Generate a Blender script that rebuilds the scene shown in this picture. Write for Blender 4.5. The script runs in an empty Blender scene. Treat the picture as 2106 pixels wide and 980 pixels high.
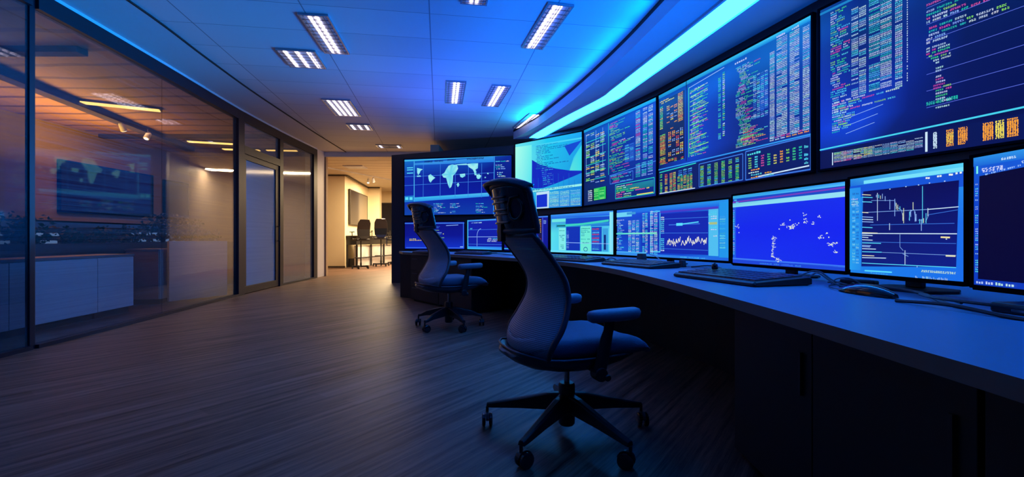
import bpy, bmesh, math, random
from mathutils import Vector, Matrix
random.seed(7)
scene = bpy.context.scene
COL = scene.collection
F, CX, CY, CH = 950.0, 1053.0, 490.0, 1.0     # focal length in px, image centre, camera height
PI = math.pi
R = math.radians

def lin(c):
    c = c / 255.0
    return c / 12.92 if c <= .04045 else ((c + .055) / 1.055) ** 2.4
def L(rgb): return (lin(rgb[0]), lin(rgb[1]), lin(rgb[2]), 1.0)

# ------------------------------------------------------------------ materials
def newmat(name):
    m = bpy.data.materials.new(name); m.use_nodes = True
    nt = m.node_tree; nt.nodes.clear()
    out = nt.nodes.new('ShaderNodeOutputMaterial')
    return m, nt, out
def N(nt, t, **k):
    n = nt.nodes.new(t)
    for a, b in k.items(): setattr(n, a, b)
    return n
def math_n(nt, op, a, b=None, clamp=False):
    n = N(nt, 'ShaderNodeMath', operation=op); n.use_clamp = clamp
    for i, v in enumerate((a, b)):
        if v is None: continue
        if isinstance(v, (int, float)): n.inputs[i].default_value = v
        else: nt.links.new(v, n.inputs[i])
    return n.outputs[0]
def mixc(nt, f, a, b):
    n = N(nt, 'ShaderNodeMix', data_type='RGBA')
    for i, v in ((0, f), (6, a), (7, b)):
        if isinstance(v, (int, float)): n.inputs[i].default_value = v
        elif isinstance(v, tuple): n.inputs[i].default_value = v
        else: nt.links.new(v, n.inputs[i])
    return n.outputs[2]
def pbr(name, col, rough=.5, metal=0., noise=.15, nscale=12., bump=0., spec=.5, coat=0.):
    m, nt, out = newmat(name)
    b = N(nt, 'ShaderNodeBsdfPrincipled')
    nt.links.new(b.outputs[0], out.inputs[0])
    c = (*col, 1.0)
    tc = N(nt, 'ShaderNodeTexCoord'); nz = N(nt, 'ShaderNodeTexNoise')
    nz.inputs['Scale'].default_value = nscale; nz.inputs['Detail'].default_value = 4
    nt.links.new(tc.outputs['Object'], nz.inputs['Vector'])
    d = tuple(x * (1 - noise) for x in col) + (1.,); u = tuple(min(1, x * (1 + noise)) for x in col) + (1.,)
    nt.links.new(mixc(nt, nz.outputs[0], d, u), b.inputs['Base Color'])
    b.inputs['Roughness'].default_value = rough; b.inputs['Metallic'].default_value = metal
    b.inputs['Specular IOR Level'].default_value = spec
    b.inputs['Coat Weight'].default_value = coat
    if bump:
        bp = N(nt, 'ShaderNodeBump'); bp.inputs['Strength'].default_value = bump; bp.inputs['Distance'].default_value = .004
        nt.links.new(nz.outputs[0], bp.inputs['Height']); nt.links.new(bp.outputs[0], b.inputs['Normal'])
    return m
def emis(name, col, strength=1., sample=True):
    m, nt, out = newmat(name)
    e = N(nt, 'ShaderNodeEmission'); e.inputs[0].default_value = (*col, 1); e.inputs[1].default_value = strength
    nt.links.new(e.outputs[0], out.inputs[0])
    if not sample: m.cycles.emission_sampling = 'NONE'
    return m
def attr_emis(name, strength, sample):
    m, nt, out = newmat(name)
    a = N(nt, 'ShaderNodeVertexColor', layer_name='Col')
    b = N(nt, 'ShaderNodeBsdfPrincipled'); b.inputs['Base Color'].default_value = (.004, .004, .006, 1)
    b.inputs['Roughness'].default_value = .35
    b.inputs['Specular IOR Level'].default_value = .2
    nt.links.new(a.outputs[0], b.inputs['Emission Color']); b.inputs['Emission Strength'].default_value = strength
    nt.links.new(b.outputs[0], out.inputs[0])
    m.cycles.emission_sampling = 'FRONT' if sample else 'NONE'
    return m

M = {}
M['black_plastic'] = pbr('black_plastic', (.012, .013, .018), .38)
M['gloss_black'] = pbr('gloss_black', (.008, .009, .014), .12, coat=.5)
M['gloss_navy'] = pbr('gloss_dark_navy', (.02, .028, .055), .16, coat=.6)
M['bezel'] = pbr('bezel_black', (.005, .005, .008), .8, spec=.0)
M['soft_black'] = pbr('soft_black', (.02, .021, .028), .6, bump=.2, nscale=80)
M['seat_fabric'] = pbr('seat_fabric', (.10, .135, .21), .85, bump=.5, nscale=220)
M['pad'] = pbr('arm_pad_rubber', (.13, .17, .25), .55, bump=.2, nscale=90)
M['frame_plastic'] = pbr('frame_plastic', (.035, .042, .065), .32)
M['chrome'] = pbr('steel', (.35, .36, .4), .25, metal=1)
M['desk_top'] = pbr('desk_laminate', (.24, .32, .46), .38, noise=.05, nscale=90)
M['desk_edge'] = pbr('desk_edge_band', (.16, .12, .1), .5, noise=.1)
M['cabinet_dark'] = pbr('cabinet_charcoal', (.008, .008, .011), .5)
M['groove'] = pbr('groove_black', (.004, .004, .005), .7)
M['partition'] = pbr('partition_charcoal', (.014, .015, .026), .42, noise=.08)
M['alu'] = pbr('mullion_dark_metal', (.007, .009, .02), .5, spec=.25)
M['white_paint'] = pbr('white_paint', (.62, .62, .66), .55, noise=.04)
M['cream'] = pbr('cream_wall', (.8, .68, .46), .7, noise=.04, nscale=3)
M['room_wall'] = pbr('tan_wall', (.4, .28, .17), .8, noise=.08, nscale=2)
M['soffit'] = pbr('soffit_paint', (.46, .48, .54), .7, noise=.05, nscale=3)
M['white_lam'] = pbr('white_laminate', (.7, .71, .74), .45, noise=.03)
M['tan_lam'] = pbr('tan_laminate', (.42, .35, .3), .5, noise=.05)
M['stone'] = pbr('dark_stone', (.05, .052, .06), .5, noise=.5, nscale=30)
M['tv'] = pbr('screen_off_glass', (.012, .016, .03), .12, coat=.3)
M['tv_frame'] = pbr('screen_frame_grey', (.05, .042, .035), .5)
M['leaf_dark'] = pbr('leaf_dark_green', (.02, .045, .015), .6, noise=.5)
M['leaf_olive'] = pbr('leaf_olive', (.16, .13, .03), .6, noise=.5)
M['bark'] = pbr('bark', (.05, .035, .02), .9)
M['city'] = pbr('city_concrete', (.06, .07, .1), .8)
M['tube'] = emis('fluorescent_tube', (1., .86, 1.), 5.8)
M['tube_warm'] = emis('warm_tube', (1., .55, .12), 3.2)
M['spot_glow'] = emis('spot_glow', (1., .85, .6), 4.)
M['city_light'] = emis('city_light', (.35, .6, 1.), .7, False)
M['cove'] = emis('cove_light', (.012, .25, 1.), 19.)
M['reflector'] = pbr('troffer_reflector', (.45, .46, .5), .25, metal=.7)
M['louver'] = pbr('troffer_louver', (.3, .3, .34), .25, metal=.8)
M['key'] = pbr('keycap', (.07, .085, .12), .35, noise=.3, nscale=30)
M['cable'] = pbr('cable_black', (.012, .012, .016), .45)
M['cable_grey'] = pbr('cable_grey', (.16, .17, .2), .45)
M['disp_base'] = attr_emis('display_glow', 1.0, True)
M['disp_text'] = attr_emis('display_glyphs', 1.0, False)

def mat_floor():
    m, nt, out = newmat('wood_plank_floor')
    b = N(nt, 'ShaderNodeBsdfPrincipled'); nt.links.new(b.outputs[0], out.inputs[0])
    tc = N(nt, 'ShaderNodeTexCoord')
    mp = N(nt, 'ShaderNodeMapping', vector_type='POINT'); mp.inputs['Rotation'].default_value = (0, 0, R(-54))
    nt.links.new(tc.outputs['Object'], mp.inputs['Vector'])
    sp = N(nt, 'ShaderNodeSeparateXYZ'); nt.links.new(mp.outputs[0], sp.inputs[0])
    row = math_n(nt, 'FLOOR', math_n(nt, 'MULTIPLY', sp.outputs[1], 1 / .14))
    # per row random tone
    wn = N(nt, 'ShaderNodeTexWhiteNoise', noise_dimensions='2D')
    off = N(nt, 'ShaderNodeTexWhiteNoise', noise_dimensions='1D'); nt.links.new(row, off.inputs['W'])
    seg = math_n(nt, 'FLOOR', math_n(nt, 'ADD', math_n(nt, 'MULTIPLY', sp.outputs[0], 1 / 1.4), math_n(nt, 'MULTIPLY', off.outputs[0], 7.)))
    cb = N(nt, 'ShaderNodeCombineXYZ'); nt.links.new(row, cb.inputs[0]); nt.links.new(seg, cb.inputs[1])
    nt.links.new(cb.outputs[0], wn.inputs['Vector'])
    mp2 = N(nt, 'ShaderNodeMapping'); mp2.inputs['Scale'].default_value = (.5, 15, 1)
    nt.links.new(mp.outputs[0], mp2.inputs['Vector'])
    nz = N(nt, 'ShaderNodeTexNoise'); nz.inputs['Scale'].default_value = 1.6; nz.inputs['Detail'].default_value = 6; nz.inputs['Roughness'].default_value = .65
    nt.links.new(mp2.outputs[0], nz.inputs['Vector'])
    mp3 = N(nt, 'ShaderNodeMapping'); mp3.inputs['Scale'].default_value = (6, 160, 1)
    nt.links.new(mp.outputs[0], mp3.inputs['Vector'])
    nf = N(nt, 'ShaderNodeTexNoise'); nf.inputs['Scale'].default_value = 1.5; nf.inputs['Detail'].default_value = 3
    nt.links.new(mp3.outputs[0], nf.inputs['Vector'])
    t = math_n(nt, 'ADD', math_n(nt, 'MULTIPLY', nz.outputs[0], 2.1), math_n(nt, 'MULTIPLY', nf.outputs[0], .8))
    t = math_n(nt, 'ADD', math_n(nt, 'SUBTRACT', t, 1.12), math_n(nt, 'MULTIPLY', wn.outputs[0], .16), True)
    c = mixc(nt, t, (.018, .009, .007, 1), (.36, .205, .145, 1))
    nt.links.new(c, b.inputs['Base Color'])
    b.inputs['Roughness'].default_value = .47
    b.inputs['Specular IOR Level'].default_value = .3
    bp = N(nt, 'ShaderNodeBump'); bp.inputs['Strength'].default_value = .25; bp.inputs['Distance'].default_value = .003
    nt.links.new(t, bp.inputs['Height']); nt.links.new(bp.outputs[0], b.inputs['Normal'])
    return m
M['floor'] = mat_floor()

def mat_ceiling():
    m, nt, out = newmat('tiled_ceiling')
    b = N(nt, 'ShaderNodeBsdfPrincipled'); nt.links.new(b.outputs[0], out.inputs[0])
    tc = N(nt, 'ShaderNodeTexCoord'); mp = N(nt, 'ShaderNodeMapping'); mp.inputs['Rotation'].default_value = (0, 0, R(-9))
    nt.links.new(tc.outputs['Object'], mp.inputs['Vector'])
    sp = N(nt, 'ShaderNodeSeparateXYZ'); nt.links.new(mp.outputs[0], sp.inputs[0])
    def line(o, s, w, off=0.):
        f = math_n(nt, 'FRACT', math_n(nt, 'MULTIPLY', math_n(nt, 'ADD', o, off), 1 / s))
        return math_n(nt, 'LESS_THAN', f, w / s)
    lx = line(sp.outputs[0], 1.25, .012, .1); ly = line(sp.outputs[1], .6, .008)
    ln = math_n(nt, 'MAXIMUM', lx, ly)
    # tone differs a little from tile to tile
    cx = math_n(nt, 'FLOOR', math_n(nt, 'MULTIPLY', math_n(nt, 'ADD', sp.outputs[0], .1), 1 / 1.25)); cy = math_n(nt, 'FLOOR', math_n(nt, 'MULTIPLY', sp.outputs[1], 1 / .6))
    cb = N(nt, 'ShaderNodeCombineXYZ'); nt.links.new(cx, cb.inputs[0]); nt.links.new(cy, cb.inputs[1])
    wn = N(nt, 'ShaderNodeTexWhiteNoise', noise_dimensions='2D'); nt.links.new(cb.outputs[0], wn.inputs['Vector'])
    base = mixc(nt, wn.outputs[0], (.57, .57, .6, 1), (.63, .63, .66, 1))
    nt.links.new(mixc(nt, ln, base, (.22, .22, .25, 1)), b.inputs['Base Color'])
    b.inputs['Roughness'].default_value = .55
    return m
M['ceiling'] = mat_ceiling()

def mat_slats(name, c1, c2, s, ax):
    m, nt, out = newmat(name)
    b = N(nt, 'ShaderNodeBsdfPrincipled'); nt.links.new(b.outputs[0], out.inputs[0])
    tc = N(nt, 'ShaderNodeTexCoord'); sp = N(nt, 'ShaderNodeSeparateXYZ'); nt.links.new(tc.outputs['Object'], sp.inputs[0])
    nz = N(nt, 'ShaderNodeTexNoise'); nz.inputs['Scale'].default_value = .8; nt.links.new(tc.outputs['Object'], nz.inputs['Vector'])
    f = math_n(nt, 'FRACT', math_n(nt, 'ADD', math_n(nt, 'MULTIPLY', sp.outputs[ax], 1 / s), math_n(nt, 'MULTIPLY', nz.outputs[0], .6)))
    nt.links.new(mixc(nt, math_n(nt, 'LESS_THAN', f, .18), c1, c2), b.inputs['Base Color'])
    b.inputs['Roughness'].default_value = .6
    return m
M['hall_ceiling'] = mat_slats('hall_slat_ceiling', (.7, .6, .45, 1), (.5, .4, .28, 1), .5, 1)
M['room_ceiling'] = mat_slats('room_slat_ceiling', (.46, .25, .05, 1), (.16, .08, .02, 1), .45, 1)

def mat_glass(name, haze, var, haze_col, rough=.02, gloss=1.0, tint=(.78, .8, .84, 1)):
    m, nt, out = newmat(name)
    tc = N(nt, 'ShaderNodeTexCoord')
    mp = N(nt, 'ShaderNodeMapping'); mp.inputs['Scale'].default_value = (.5, .5, 75)
    nt.links.new(tc.outputs['Object'], mp.inputs['Vector'])
    nz = N(nt, 'ShaderNodeTexNoise'); nz.inputs['Scale'].default_value = 1.0; nz.inputs['Detail'].default_value = 3
    nt.links.new(mp.outputs[0], nz.inputs['Vector'])
    tr = N(nt, 'ShaderNodeBsdfTransparent'); tr.inputs[0].default_value = tint
    gl = N(nt, 'ShaderNodeBsdfGlossy'); gl.inputs['Roughness'].default_value = rough
    bp = N(nt, 'ShaderNodeBump'); bp.inputs['Strength'].default_value = .08; bp.inputs['Distance'].default_value = .001
    nt.links.new(nz.outputs[0], bp.inputs['Height']); nt.links.new(bp.outputs[0], gl.inputs['Normal'])
    ge = N(nt, 'ShaderNodeNewGeometry'); dt = N(nt, 'ShaderNodeVectorMath', operation='DOT_PRODUCT')
    nt.links.new(ge.outputs['Normal'], dt.inputs[0]); nt.links.new(ge.outputs['Incoming'], dt.inputs[1])
    f5 = math_n(nt, 'POWER', math_n(nt, 'SUBTRACT', 1., math_n(nt, 'ABSOLUTE', dt.outputs['Value'])), 5.)
    fre = math_n(nt, 'ADD', math_n(nt, 'MULTIPLY', f5, .7), .07)
    mx = N(nt, 'ShaderNodeMixShader'); nt.links.new(math_n(nt, 'MULTIPLY', fre, gloss, True), mx.inputs[0])
    nt.links.new(tr.outputs[0], mx.inputs[1]); nt.links.new(gl.outputs[0], mx.inputs[2])
    df = N(nt, 'ShaderNodeBsdfDiffuse'); df.inputs[0].default_value = haze_col
    tl = N(nt, 'ShaderNodeBsdfTranslucent'); tl.inputs[0].default_value = haze_col
    hz = N(nt, 'ShaderNodeMixShader'); hz.inputs[0].default_value = .12
    nt.links.new(df.outputs[0], hz.inputs[1]); nt.links.new(tl.outputs[0], hz.inputs[2])
    fin = N(nt, 'ShaderNodeMixShader')
    f = math_n(nt, 'ADD', math_n(nt, 'MULTIPLY', math_n(nt, 'SUBTRACT', nz.outputs[0], .5), var), haze, True)
    nt.links.new(f, fin.inputs[0]); nt.links.new(mx.outputs[0], fin.inputs[1]); nt.links.new(hz.outputs[0], fin.inputs[2])
    nt.links.new(fin.outputs[0], out.inputs[0])
    return m
M['glass'] = mat_glass('lined_glass', .035, .14, (.34, .42, .5, 1))
M['glass_hazy'] = mat_glass('hazy_glass', .2, .2, (.34, .42, .5, 1), .06)
M['glass_side'] = mat_glass('dim_lined_glass', .1, .25, (.12, .2, .28, 1), .03, tint=(.5, .55, .6, 1))
M['glass_frost'] = mat_glass('frosted_glass', .82, .2, (.3, .42, .55, 1), .1)

def mat_mesh_fabric():
    m, nt, out = newmat('chair_mesh_fabric')
    b = N(nt, 'ShaderNodeBsdfPrincipled'); b.inputs['Roughness'].default_value = .5
    tc = N(nt, 'ShaderNodeTexCoord')
    mp = N(nt, 'ShaderNodeMapping'); mp.inputs['Scale'].default_value = (170, 170, 130)
    nt.links.new(tc.outputs['Object'], mp.inputs['Vector'])
    sp = N(nt, 'ShaderNodeSeparateXYZ'); nt.links.new(mp.outputs[0], sp.inputs[0])
    rowi = math_n(nt, 'FLOOR', sp.outputs[2])
    yo = math_n(nt, 'ADD', sp.outputs[1], math_n(nt, 'MULTIPLY', rowi, .5))
    fy = math_n(nt, 'ABSOLUTE', math_n(nt, 'SUBTRACT', math_n(nt, 'FRACT', yo), .5))
    fz = math_n(nt, 'ABSOLUTE', math_n(nt, 'SUBTRACT', math_n(nt, 'FRACT', sp.outputs[2]), .5))
    hole = math_n(nt, 'LESS_THAN', math_n(nt, 'MAXIMUM', fy, fz), .3)
    nt.links.new(mixc(nt, hole, (.36, .44, .58, 1), (.04, .05, .08, 1)), b.inputs['Base Color'])
    bp = N(nt, 'ShaderNodeBump'); bp.inputs['Strength'].default_value = .6; bp.inputs['Distance'].default_value = .002; bp.invert = True
    nt.links.new(hole, bp.inputs['Height']); nt.links.new(bp.outputs[0], b.inputs['Normal'])
    tr = N(nt, 'ShaderNodeBsdfTransparent'); mx = N(nt, 'ShaderNodeMixShader')
    nt.links.new(math_n(nt, 'MULTIPLY', hole, .22), mx.inputs[0])
    nt.links.new(b.outputs[0], mx.inputs[1]); nt.links.new(tr.outputs[0], mx.inputs[2])
    nt.links.new(mx.outputs[0], out.inputs[0])
    return m
M['mesh'] = mat_mesh_fabric()

# ------------------------------------------------------------------ mesh builder
class MB:
    def __init__(s): s.bm = bmesh.new(); s.T = Matrix.Identity(4)
    def v(s, p): return s.bm.verts.new(s.T @ Vector(p))
    def face(s, vs, mi=0):
        try: f = s.bm.faces.new(vs); f.material_index = mi; return f
        except ValueError: return None
    def box(s, x0, y0, z0, x1, y1, z1, mi=0):
        x0, x1 = min(x0, x1), max(x0, x1); y0, y1 = min(y0, y1), max(y0, y1); z0, z1 = min(z0, z1), max(z0, z1)
        p = [s.v(q) for q in ((x0,y0,z0),(x1,y0,z0),(x1,y1,z0),(x0,y1,z0),(x0,y0,z1),(x1,y0,z1),(x1,y1,z1),(x0,y1,z1))]
        for q in ((0,3,2,1),(4,5,6,7),(0,1,5,4),(1,2,6,5),(2,3,7,6),(3,0,4,7)): s.face([p[i] for i in q], mi)
        return s
    def prism(s, pts, z0, z1, mi=0, side_mi=None):
        n = len(pts); side_mi = mi if side_mi is None else side_mi
        z0 = z0 if isinstance(z0, (list, tuple)) else [z0] * n; z1 = z1 if isinstance(z1, (list, tuple)) else [z1] * n
        a = [s.v((p[0], p[1], z)) for p, z in zip(pts, z0)]; b = [s.v((p[0], p[1], z)) for p, z in zip(pts, z1)]
        s.face(a[::-1], mi); s.face(b, mi)
        for i in range(n):
            j = (i + 1) % n; s.face([a[i], a[j], b[j], b[i]], side_mi)
        return s
    def ribbon(s, A, B, z0, z1, mi=0, side_mi=None):       # solid between two plan curves of equal length
        side_mi = mi if side_mi is None else side_mi
        n = len(A); z0 = z0 if isinstance(z0, (list, tuple)) else [z0] * n; z1 = z1 if isinstance(z1, (list, tuple)) else [z1] * n
        a0 = [s.v((*A[i], z0[i])) for i in range(n)]; a1 = [s.v((*A[i], z1[i])) for i in range(n)]
        b0 = [s.v((*B[i], z0[i])) for i in range(n)]; b1 = [s.v((*B[i], z1[i])) for i in range(n)]
        for i in range(n - 1):
            s.face([a0[i], a0[i+1], b0[i+1], b0[i]], mi); s.face([a1[i], b1[i], b1[i+1], a1[i+1]], mi)
            s.face([a0[i], a1[i], a1[i+1], a0[i+1]], side_mi); s.face([b0[i], b0[i+1], b1[i+1], b1[i]], mi)
        s.face([a0[0], b0[0], b1[0], a1[0]], side_mi); s.face([a0[-1], a1[-1], b1[-1], b0[-1]], side_mi)
        return s
    def lathe(s, prof, c=(0, 0, 0), axis='z', n=24, mi=0):  # prof = [(r, h)]
        def P(r, h, a):
            x, y = r * math.cos(a), r * math.sin(a)
            q = {'z': (x, y, h), 'y': (x, h, y), 'x': (h, x, y)}[axis]
            return (c[0] + q[0], c[1] + q[1], c[2] + q[2])
        rings = [[s.v(P(max(r, .0002), h, 2 * PI * k / n)) for k in range(n)] for r, h in prof]
        for a, b in zip(rings, rings[1:]):
            for k in range(n): s.face([a[k], a[(k+1) % n], b[(k+1) % n], b[k]], mi)
        s.face(rings[0][::-1], mi); s.face(rings[-1], mi)
        return s
    def cyl(s, r, h0, h1, c=(0, 0, 0), axis='z', n=24, mi=0): return s.lathe([(r, h0), (r, h1)], c, axis, n, mi)
    def tube(s, pts, r, n=8, mi=0, flat=None, closed=False):
        pts = [Vector(p) for p in pts]; m = len(pts); rings = []
        up = Vector((0, 0, 1)); prev = None
        for i, p in enumerate(pts):
            if closed: t = pts[(i+1) % m] - pts[i-1]
            else: t = pts[min(i+1, m-1)] - pts[max(i-1, 0)]
            t.normalize()
            if prev is None: a = t.orthogonal() if abs(t.z) > .95 else t.cross(up)
            else: a = prev - t * prev.dot(t)
            a.normalize(); prev = a; b = t.cross(a)
            ri = r[i] if isinstance(r, (list, tuple)) else r
            fl = 1 if flat is None else flat
            rings.append([s.v(p + a * ri * math.cos(2*PI*k/n) + b * ri * fl * math.sin(2*PI*k/n)) for k in range(n)])
        prs = list(zip(rings, rings[1:]))
        if closed: prs.append((rings[-1], rings[0]))
        for a, b in prs:
            for k in range(n): s.face([a[k], a[(k+1) % n], b[(k+1) % n], b[k]], mi)
        if not closed: s.face(rings[0][::-1], mi); s.face(rings[-1], mi)
        return s
    def grid(s, P, mi=0, closed_u=False):                   # P[i][j] 3-D points
        V = [[s.v(p) for p in row] for row in P]
        for i in range(len(V) - 1):
            for j in range(len(V[0]) - 1): s.face([V[i][j], V[i][j+1], V[i+1][j+1], V[i+1][j]], mi)
        return V
    def loft(s, loops, mi=0):
        V = [[s.v(p) for p in lp] for lp in loops]; n = len(V[0])
        for a, b in zip(V, V[1:]):
            for k in range(n): s.face([a[k], a[(k+1) % n], b[(k+1) % n], b[k]], mi)
        s.face(V[0][::-1], mi); s.face(V[-1], mi)
        return s
    def build(s, name, mats, parent=None, bevel=0, smooth=False, seg=2, subsurf=0, solid=0):
        bmesh.ops.recalc_face_normals(s.bm, faces=s.bm.faces)
        me = bpy.data.meshes.new(name); s.bm.to_mesh(me); s.bm.free()
        for m in (mats if isinstance(mats, (list, tuple)) else [mats]): me.materials.append(M[m] if isinstance(m, str) else m)
        o = bpy.data.objects.new(name, me); COL.objects.link(o)
        if parent is not None: o.parent = parent
        if smooth or subsurf:
            me.polygons.foreach_set('use_smooth', [True] * len(me.polygons))
            if smooth == 'auto':
                me.set_sharp_from_angle(angle=R(40))
        if solid:
            md = o.modifiers.new('thickness', 'SOLIDIFY'); md.thickness = solid; md.offset = 0
        if bevel:
            md = o.modifiers.new('bevel', 'BEVEL'); md.width = bevel; md.segments = seg; md.limit_method = 'ANGLE'; md.angle_limit = R(40)
            md.harden_normals = False
        if subsurf:
            md = o.modifiers.new('subsurf', 'SUBSURF'); md.levels = md.render_levels = subsurf
        return o

def tag(o, label=None, cat=None, group=None, kind=None):
    if label: o['label'] = label
    if cat: o['category'] = cat
    if group: o['group'] = group
    if kind: o['kind'] = kind
    return o
def thing(name, label, cat, loc=(0, 0, 0), rz=0, group=None):
    o = bpy.data.objects.new(name, None); COL.objects.link(o); o.empty_display_size = .1
    o.location = loc; o.rotation_euler = (0, 0, rz)
    return tag(o, label, cat, group)
def struct(o): o['kind'] = 'structure'; return o
def copy_tree(o, parent=None):
    c = o.copy(); COL.objects.link(c)
    if parent is not None: c.parent = parent
    for ch in [x for x in o.children]: copy_tree(ch, c)
    return c
def catmull(P, n=8):
    P = [Vector(p) for p in P]; out = []
    Q = [P[0] * 2 - P[1]] + P + [P[-1] * 2 - P[-2]]
    for i in range(1, len(Q) - 2):
        for k in range(n):
            t = k / n; a, b, c, d = Q[i-1], Q[i], Q[i+1], Q[i+2]
            out.append(.5 * ((2*b) + (c-a)*t + (2*a-5*b+4*c-d)*t*t + (-a+3*b-3*c+d)*t**3))
    out.append(P[-1]); return out
def lerp_prof(P, x):                                         # P sorted [(x, val)], smooth (monotone cosine) interpolation
    if x <= P[0][0]: return P[0][1]
    for a, b in zip(P, P[1:]):
        if x <= b[0]:
            t = (x - a[0]) / (b[0] - a[0]); return a[1] + (b[1] - a[1]) * t
    return P[-1][1]
def spline_prof(P, n=10):                                    # resample a profile through a Catmull-Rom curve
    return [(p[0], p[1]) for p in catmull([(a, b, 0) for a, b in P], n)]
# ------------------------------------------------------------------ camera, world
cam_d = bpy.data.cameras.new('camera'); cam = bpy.data.objects.new('camera', cam_d); COL.objects.link(cam)
cam.location = (0, 0, CH); cam.rotation_euler = (PI / 2, 0, 0)
cam_d.sensor_width = 36; cam_d.lens = 36 * F / 2106; cam_d.clip_start = .05; cam_d.clip_end = 500
scene.camera = cam
scene.view_settings.view_transform = 'Standard'; scene.view_settings.look = 'None'
scene.view_settings.gamma = 1; scene.view_settings.use_curve_mapping = False; scene.view_settings.exposure = 0
w = bpy.data.worlds.new('dusk'); scene.world = w; w.use_nodes = True
bg = w.node_tree.nodes['Background']; bg.inputs[0].default_value = (.05, .16, .5, 1); bg.inputs[1].default_value = .35

CEIL = 3.3
GL = [(-4.05, -.5), (-4.18, 2.2), (-4.36, 4.22), (-4.55, 6.0), (-4.80, 8.05), (-4.93, 9.9), (-4.99, 11.9)]   # glass wall in plan
WALLP = [(-2.72, 10.42), (.03, 9.82), (1.31, 8.6), (2.05, 6.5), (2.68, 4.12), (3.2, 2.6), (3.45, 1.2), (3.45, -1.2)]  # video wall in plan

def norm2(a, b):
    d = Vector((b[0] - a[0], b[1] - a[1])); d.normalize(); return d
def offset(P, d):                                           # shifts a polyline to its left by d
    out = []
    for i in range(len(P)):
        a = norm2(P[max(i-1, 0)], P[min(i+1, len(P)-1)])
        out.append((P[i][0] - a.y * d, P[i][1] + a.x * d))
    return out

fl = MB(); fl.box(-9.5, -1.6, -.1, 6, 24, 0); struct(fl.build('floor', 'floor'))
# main ceiling and the strip of it that runs beside the glass
ce = MB(); ce.box(-5.6, -1.6, CEIL, 6, 12.3, CEIL + .1); struct(ce.build('ceiling', 'ceiling'))
hc = MB(); hc.box(-8.8, 12.3, 3.18, 6, 24, 3.3); struct(hc.build('ceiling', 'hall_ceiling'))
hb = MB(); hb.box(-5.6, 12.28, 3.17, 6, 12.3, CEIL); struct(hb.build('trim_1', 'white_paint'))
# plain margin with a dark shadow gap along the glass
G2 = catmull([(*p, 0) for p in GL], 6); G2 = [(p.x, p.y) for p in G2]
inner = [(-3.55, -.5), (-3.62, 2.2), (-3.71, 4.46), (-3.9, 5.9), (-4.08, 7.4), (-4.28, 9.9), (-4.42, 12.27)]
I2 = [(p.x, p.y) for p in catmull([(*p, 0) for p in inner], 6)]
mg = MB(); mg.ribbon(offset(G2, -.02), I2, CEIL - .012, CEIL); struct(mg.build('trim_2', 'white_paint'))
gp = MB(); gp.ribbon(I2, offset(I2, -.022), CEIL - .014, CEIL); struct(gp.build('trim_3', 'groove'))

# back wall behind the camera, video wall partition
wb = MB(); wb.box(-9.5, -1.7, 0, 6, -1.6, 3.4); struct(wb.build('wall_back', 'partition'))
wr = MB(); top = [2.88, 2.98, 3.1, 3.1, 3.1, 3.1, 3.1, 3.1]
wr.ribbon(WALLP, offset(WALLP, .26), 0, top); struct(wr.build('wall_right', 'partition', bevel=.006))
# soffit over the desk: from its edge curve to the wall
EDGE = [(.03, 9.78), (.3, 9.1), (.56, 8.36), (.98, 6.8), (1.27, 5.43), (1.45, 4.3), (1.7, 2.6), (1.85, 1.0), (1.9, -1.5)]
E2 = [(p.x, p.y) for p in catmull([(*p, 0) for p in EDGE], 6)]
OUT = []
for i, (x, y) in enumerate(E2):
    OUT.append((min(5.5, 3.9 + .0 * i), y + .0))
so = MB()
# band, inner curve to far right, at z 3.1 .. ceiling
so.ribbon(E2, OUT, 3.1, CEIL); struct(so.build('ceiling', 'soffit'))
dk = MB(); dk.ribbon(offset(E2, .012), offset(E2, -.002), CEIL - .05, CEIL - .002); struct(dk.build('trim_4', 'groove'))

# curved cove light set in the soffit
ST = [(.47, 9.62), (.62, 9.1), (1.0, 8.0), (1.43, 6.9), (1.53, 6.46), (1.7, 5.6), (2.0, 4.07), (2.22, 2.8), (2.33, 1.9)]
S2c = [(p.x, p.y) for p in catmull([(*p, 0) for p in ST], 6)]
cv = thing('cove_light', 'long curved glowing cyan light strip in the soffit above the video wall', 'ceiling light', (1.5, 6.5, 3.1))
A = offset(S2c, .14); B = offset(S2c, -.14)
sh = lambda P: [(x - 1.5, y - 6.5) for x, y in P]
m_ = MB(); m_.ribbon(sh(A), sh(B), -.012, -.001); m_.build('diffuser', 'cove', cv)
m_ = MB(); m_.ribbon(sh(offset(S2c, .165)), sh(offset(S2c, .14)), -.03, -.001); m_.ribbon(sh(offset(S2c, -.14)), sh(offset(S2c, -.165)), -.03, -.001); m_.build('trim_frame', 'soffit', cv)

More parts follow.
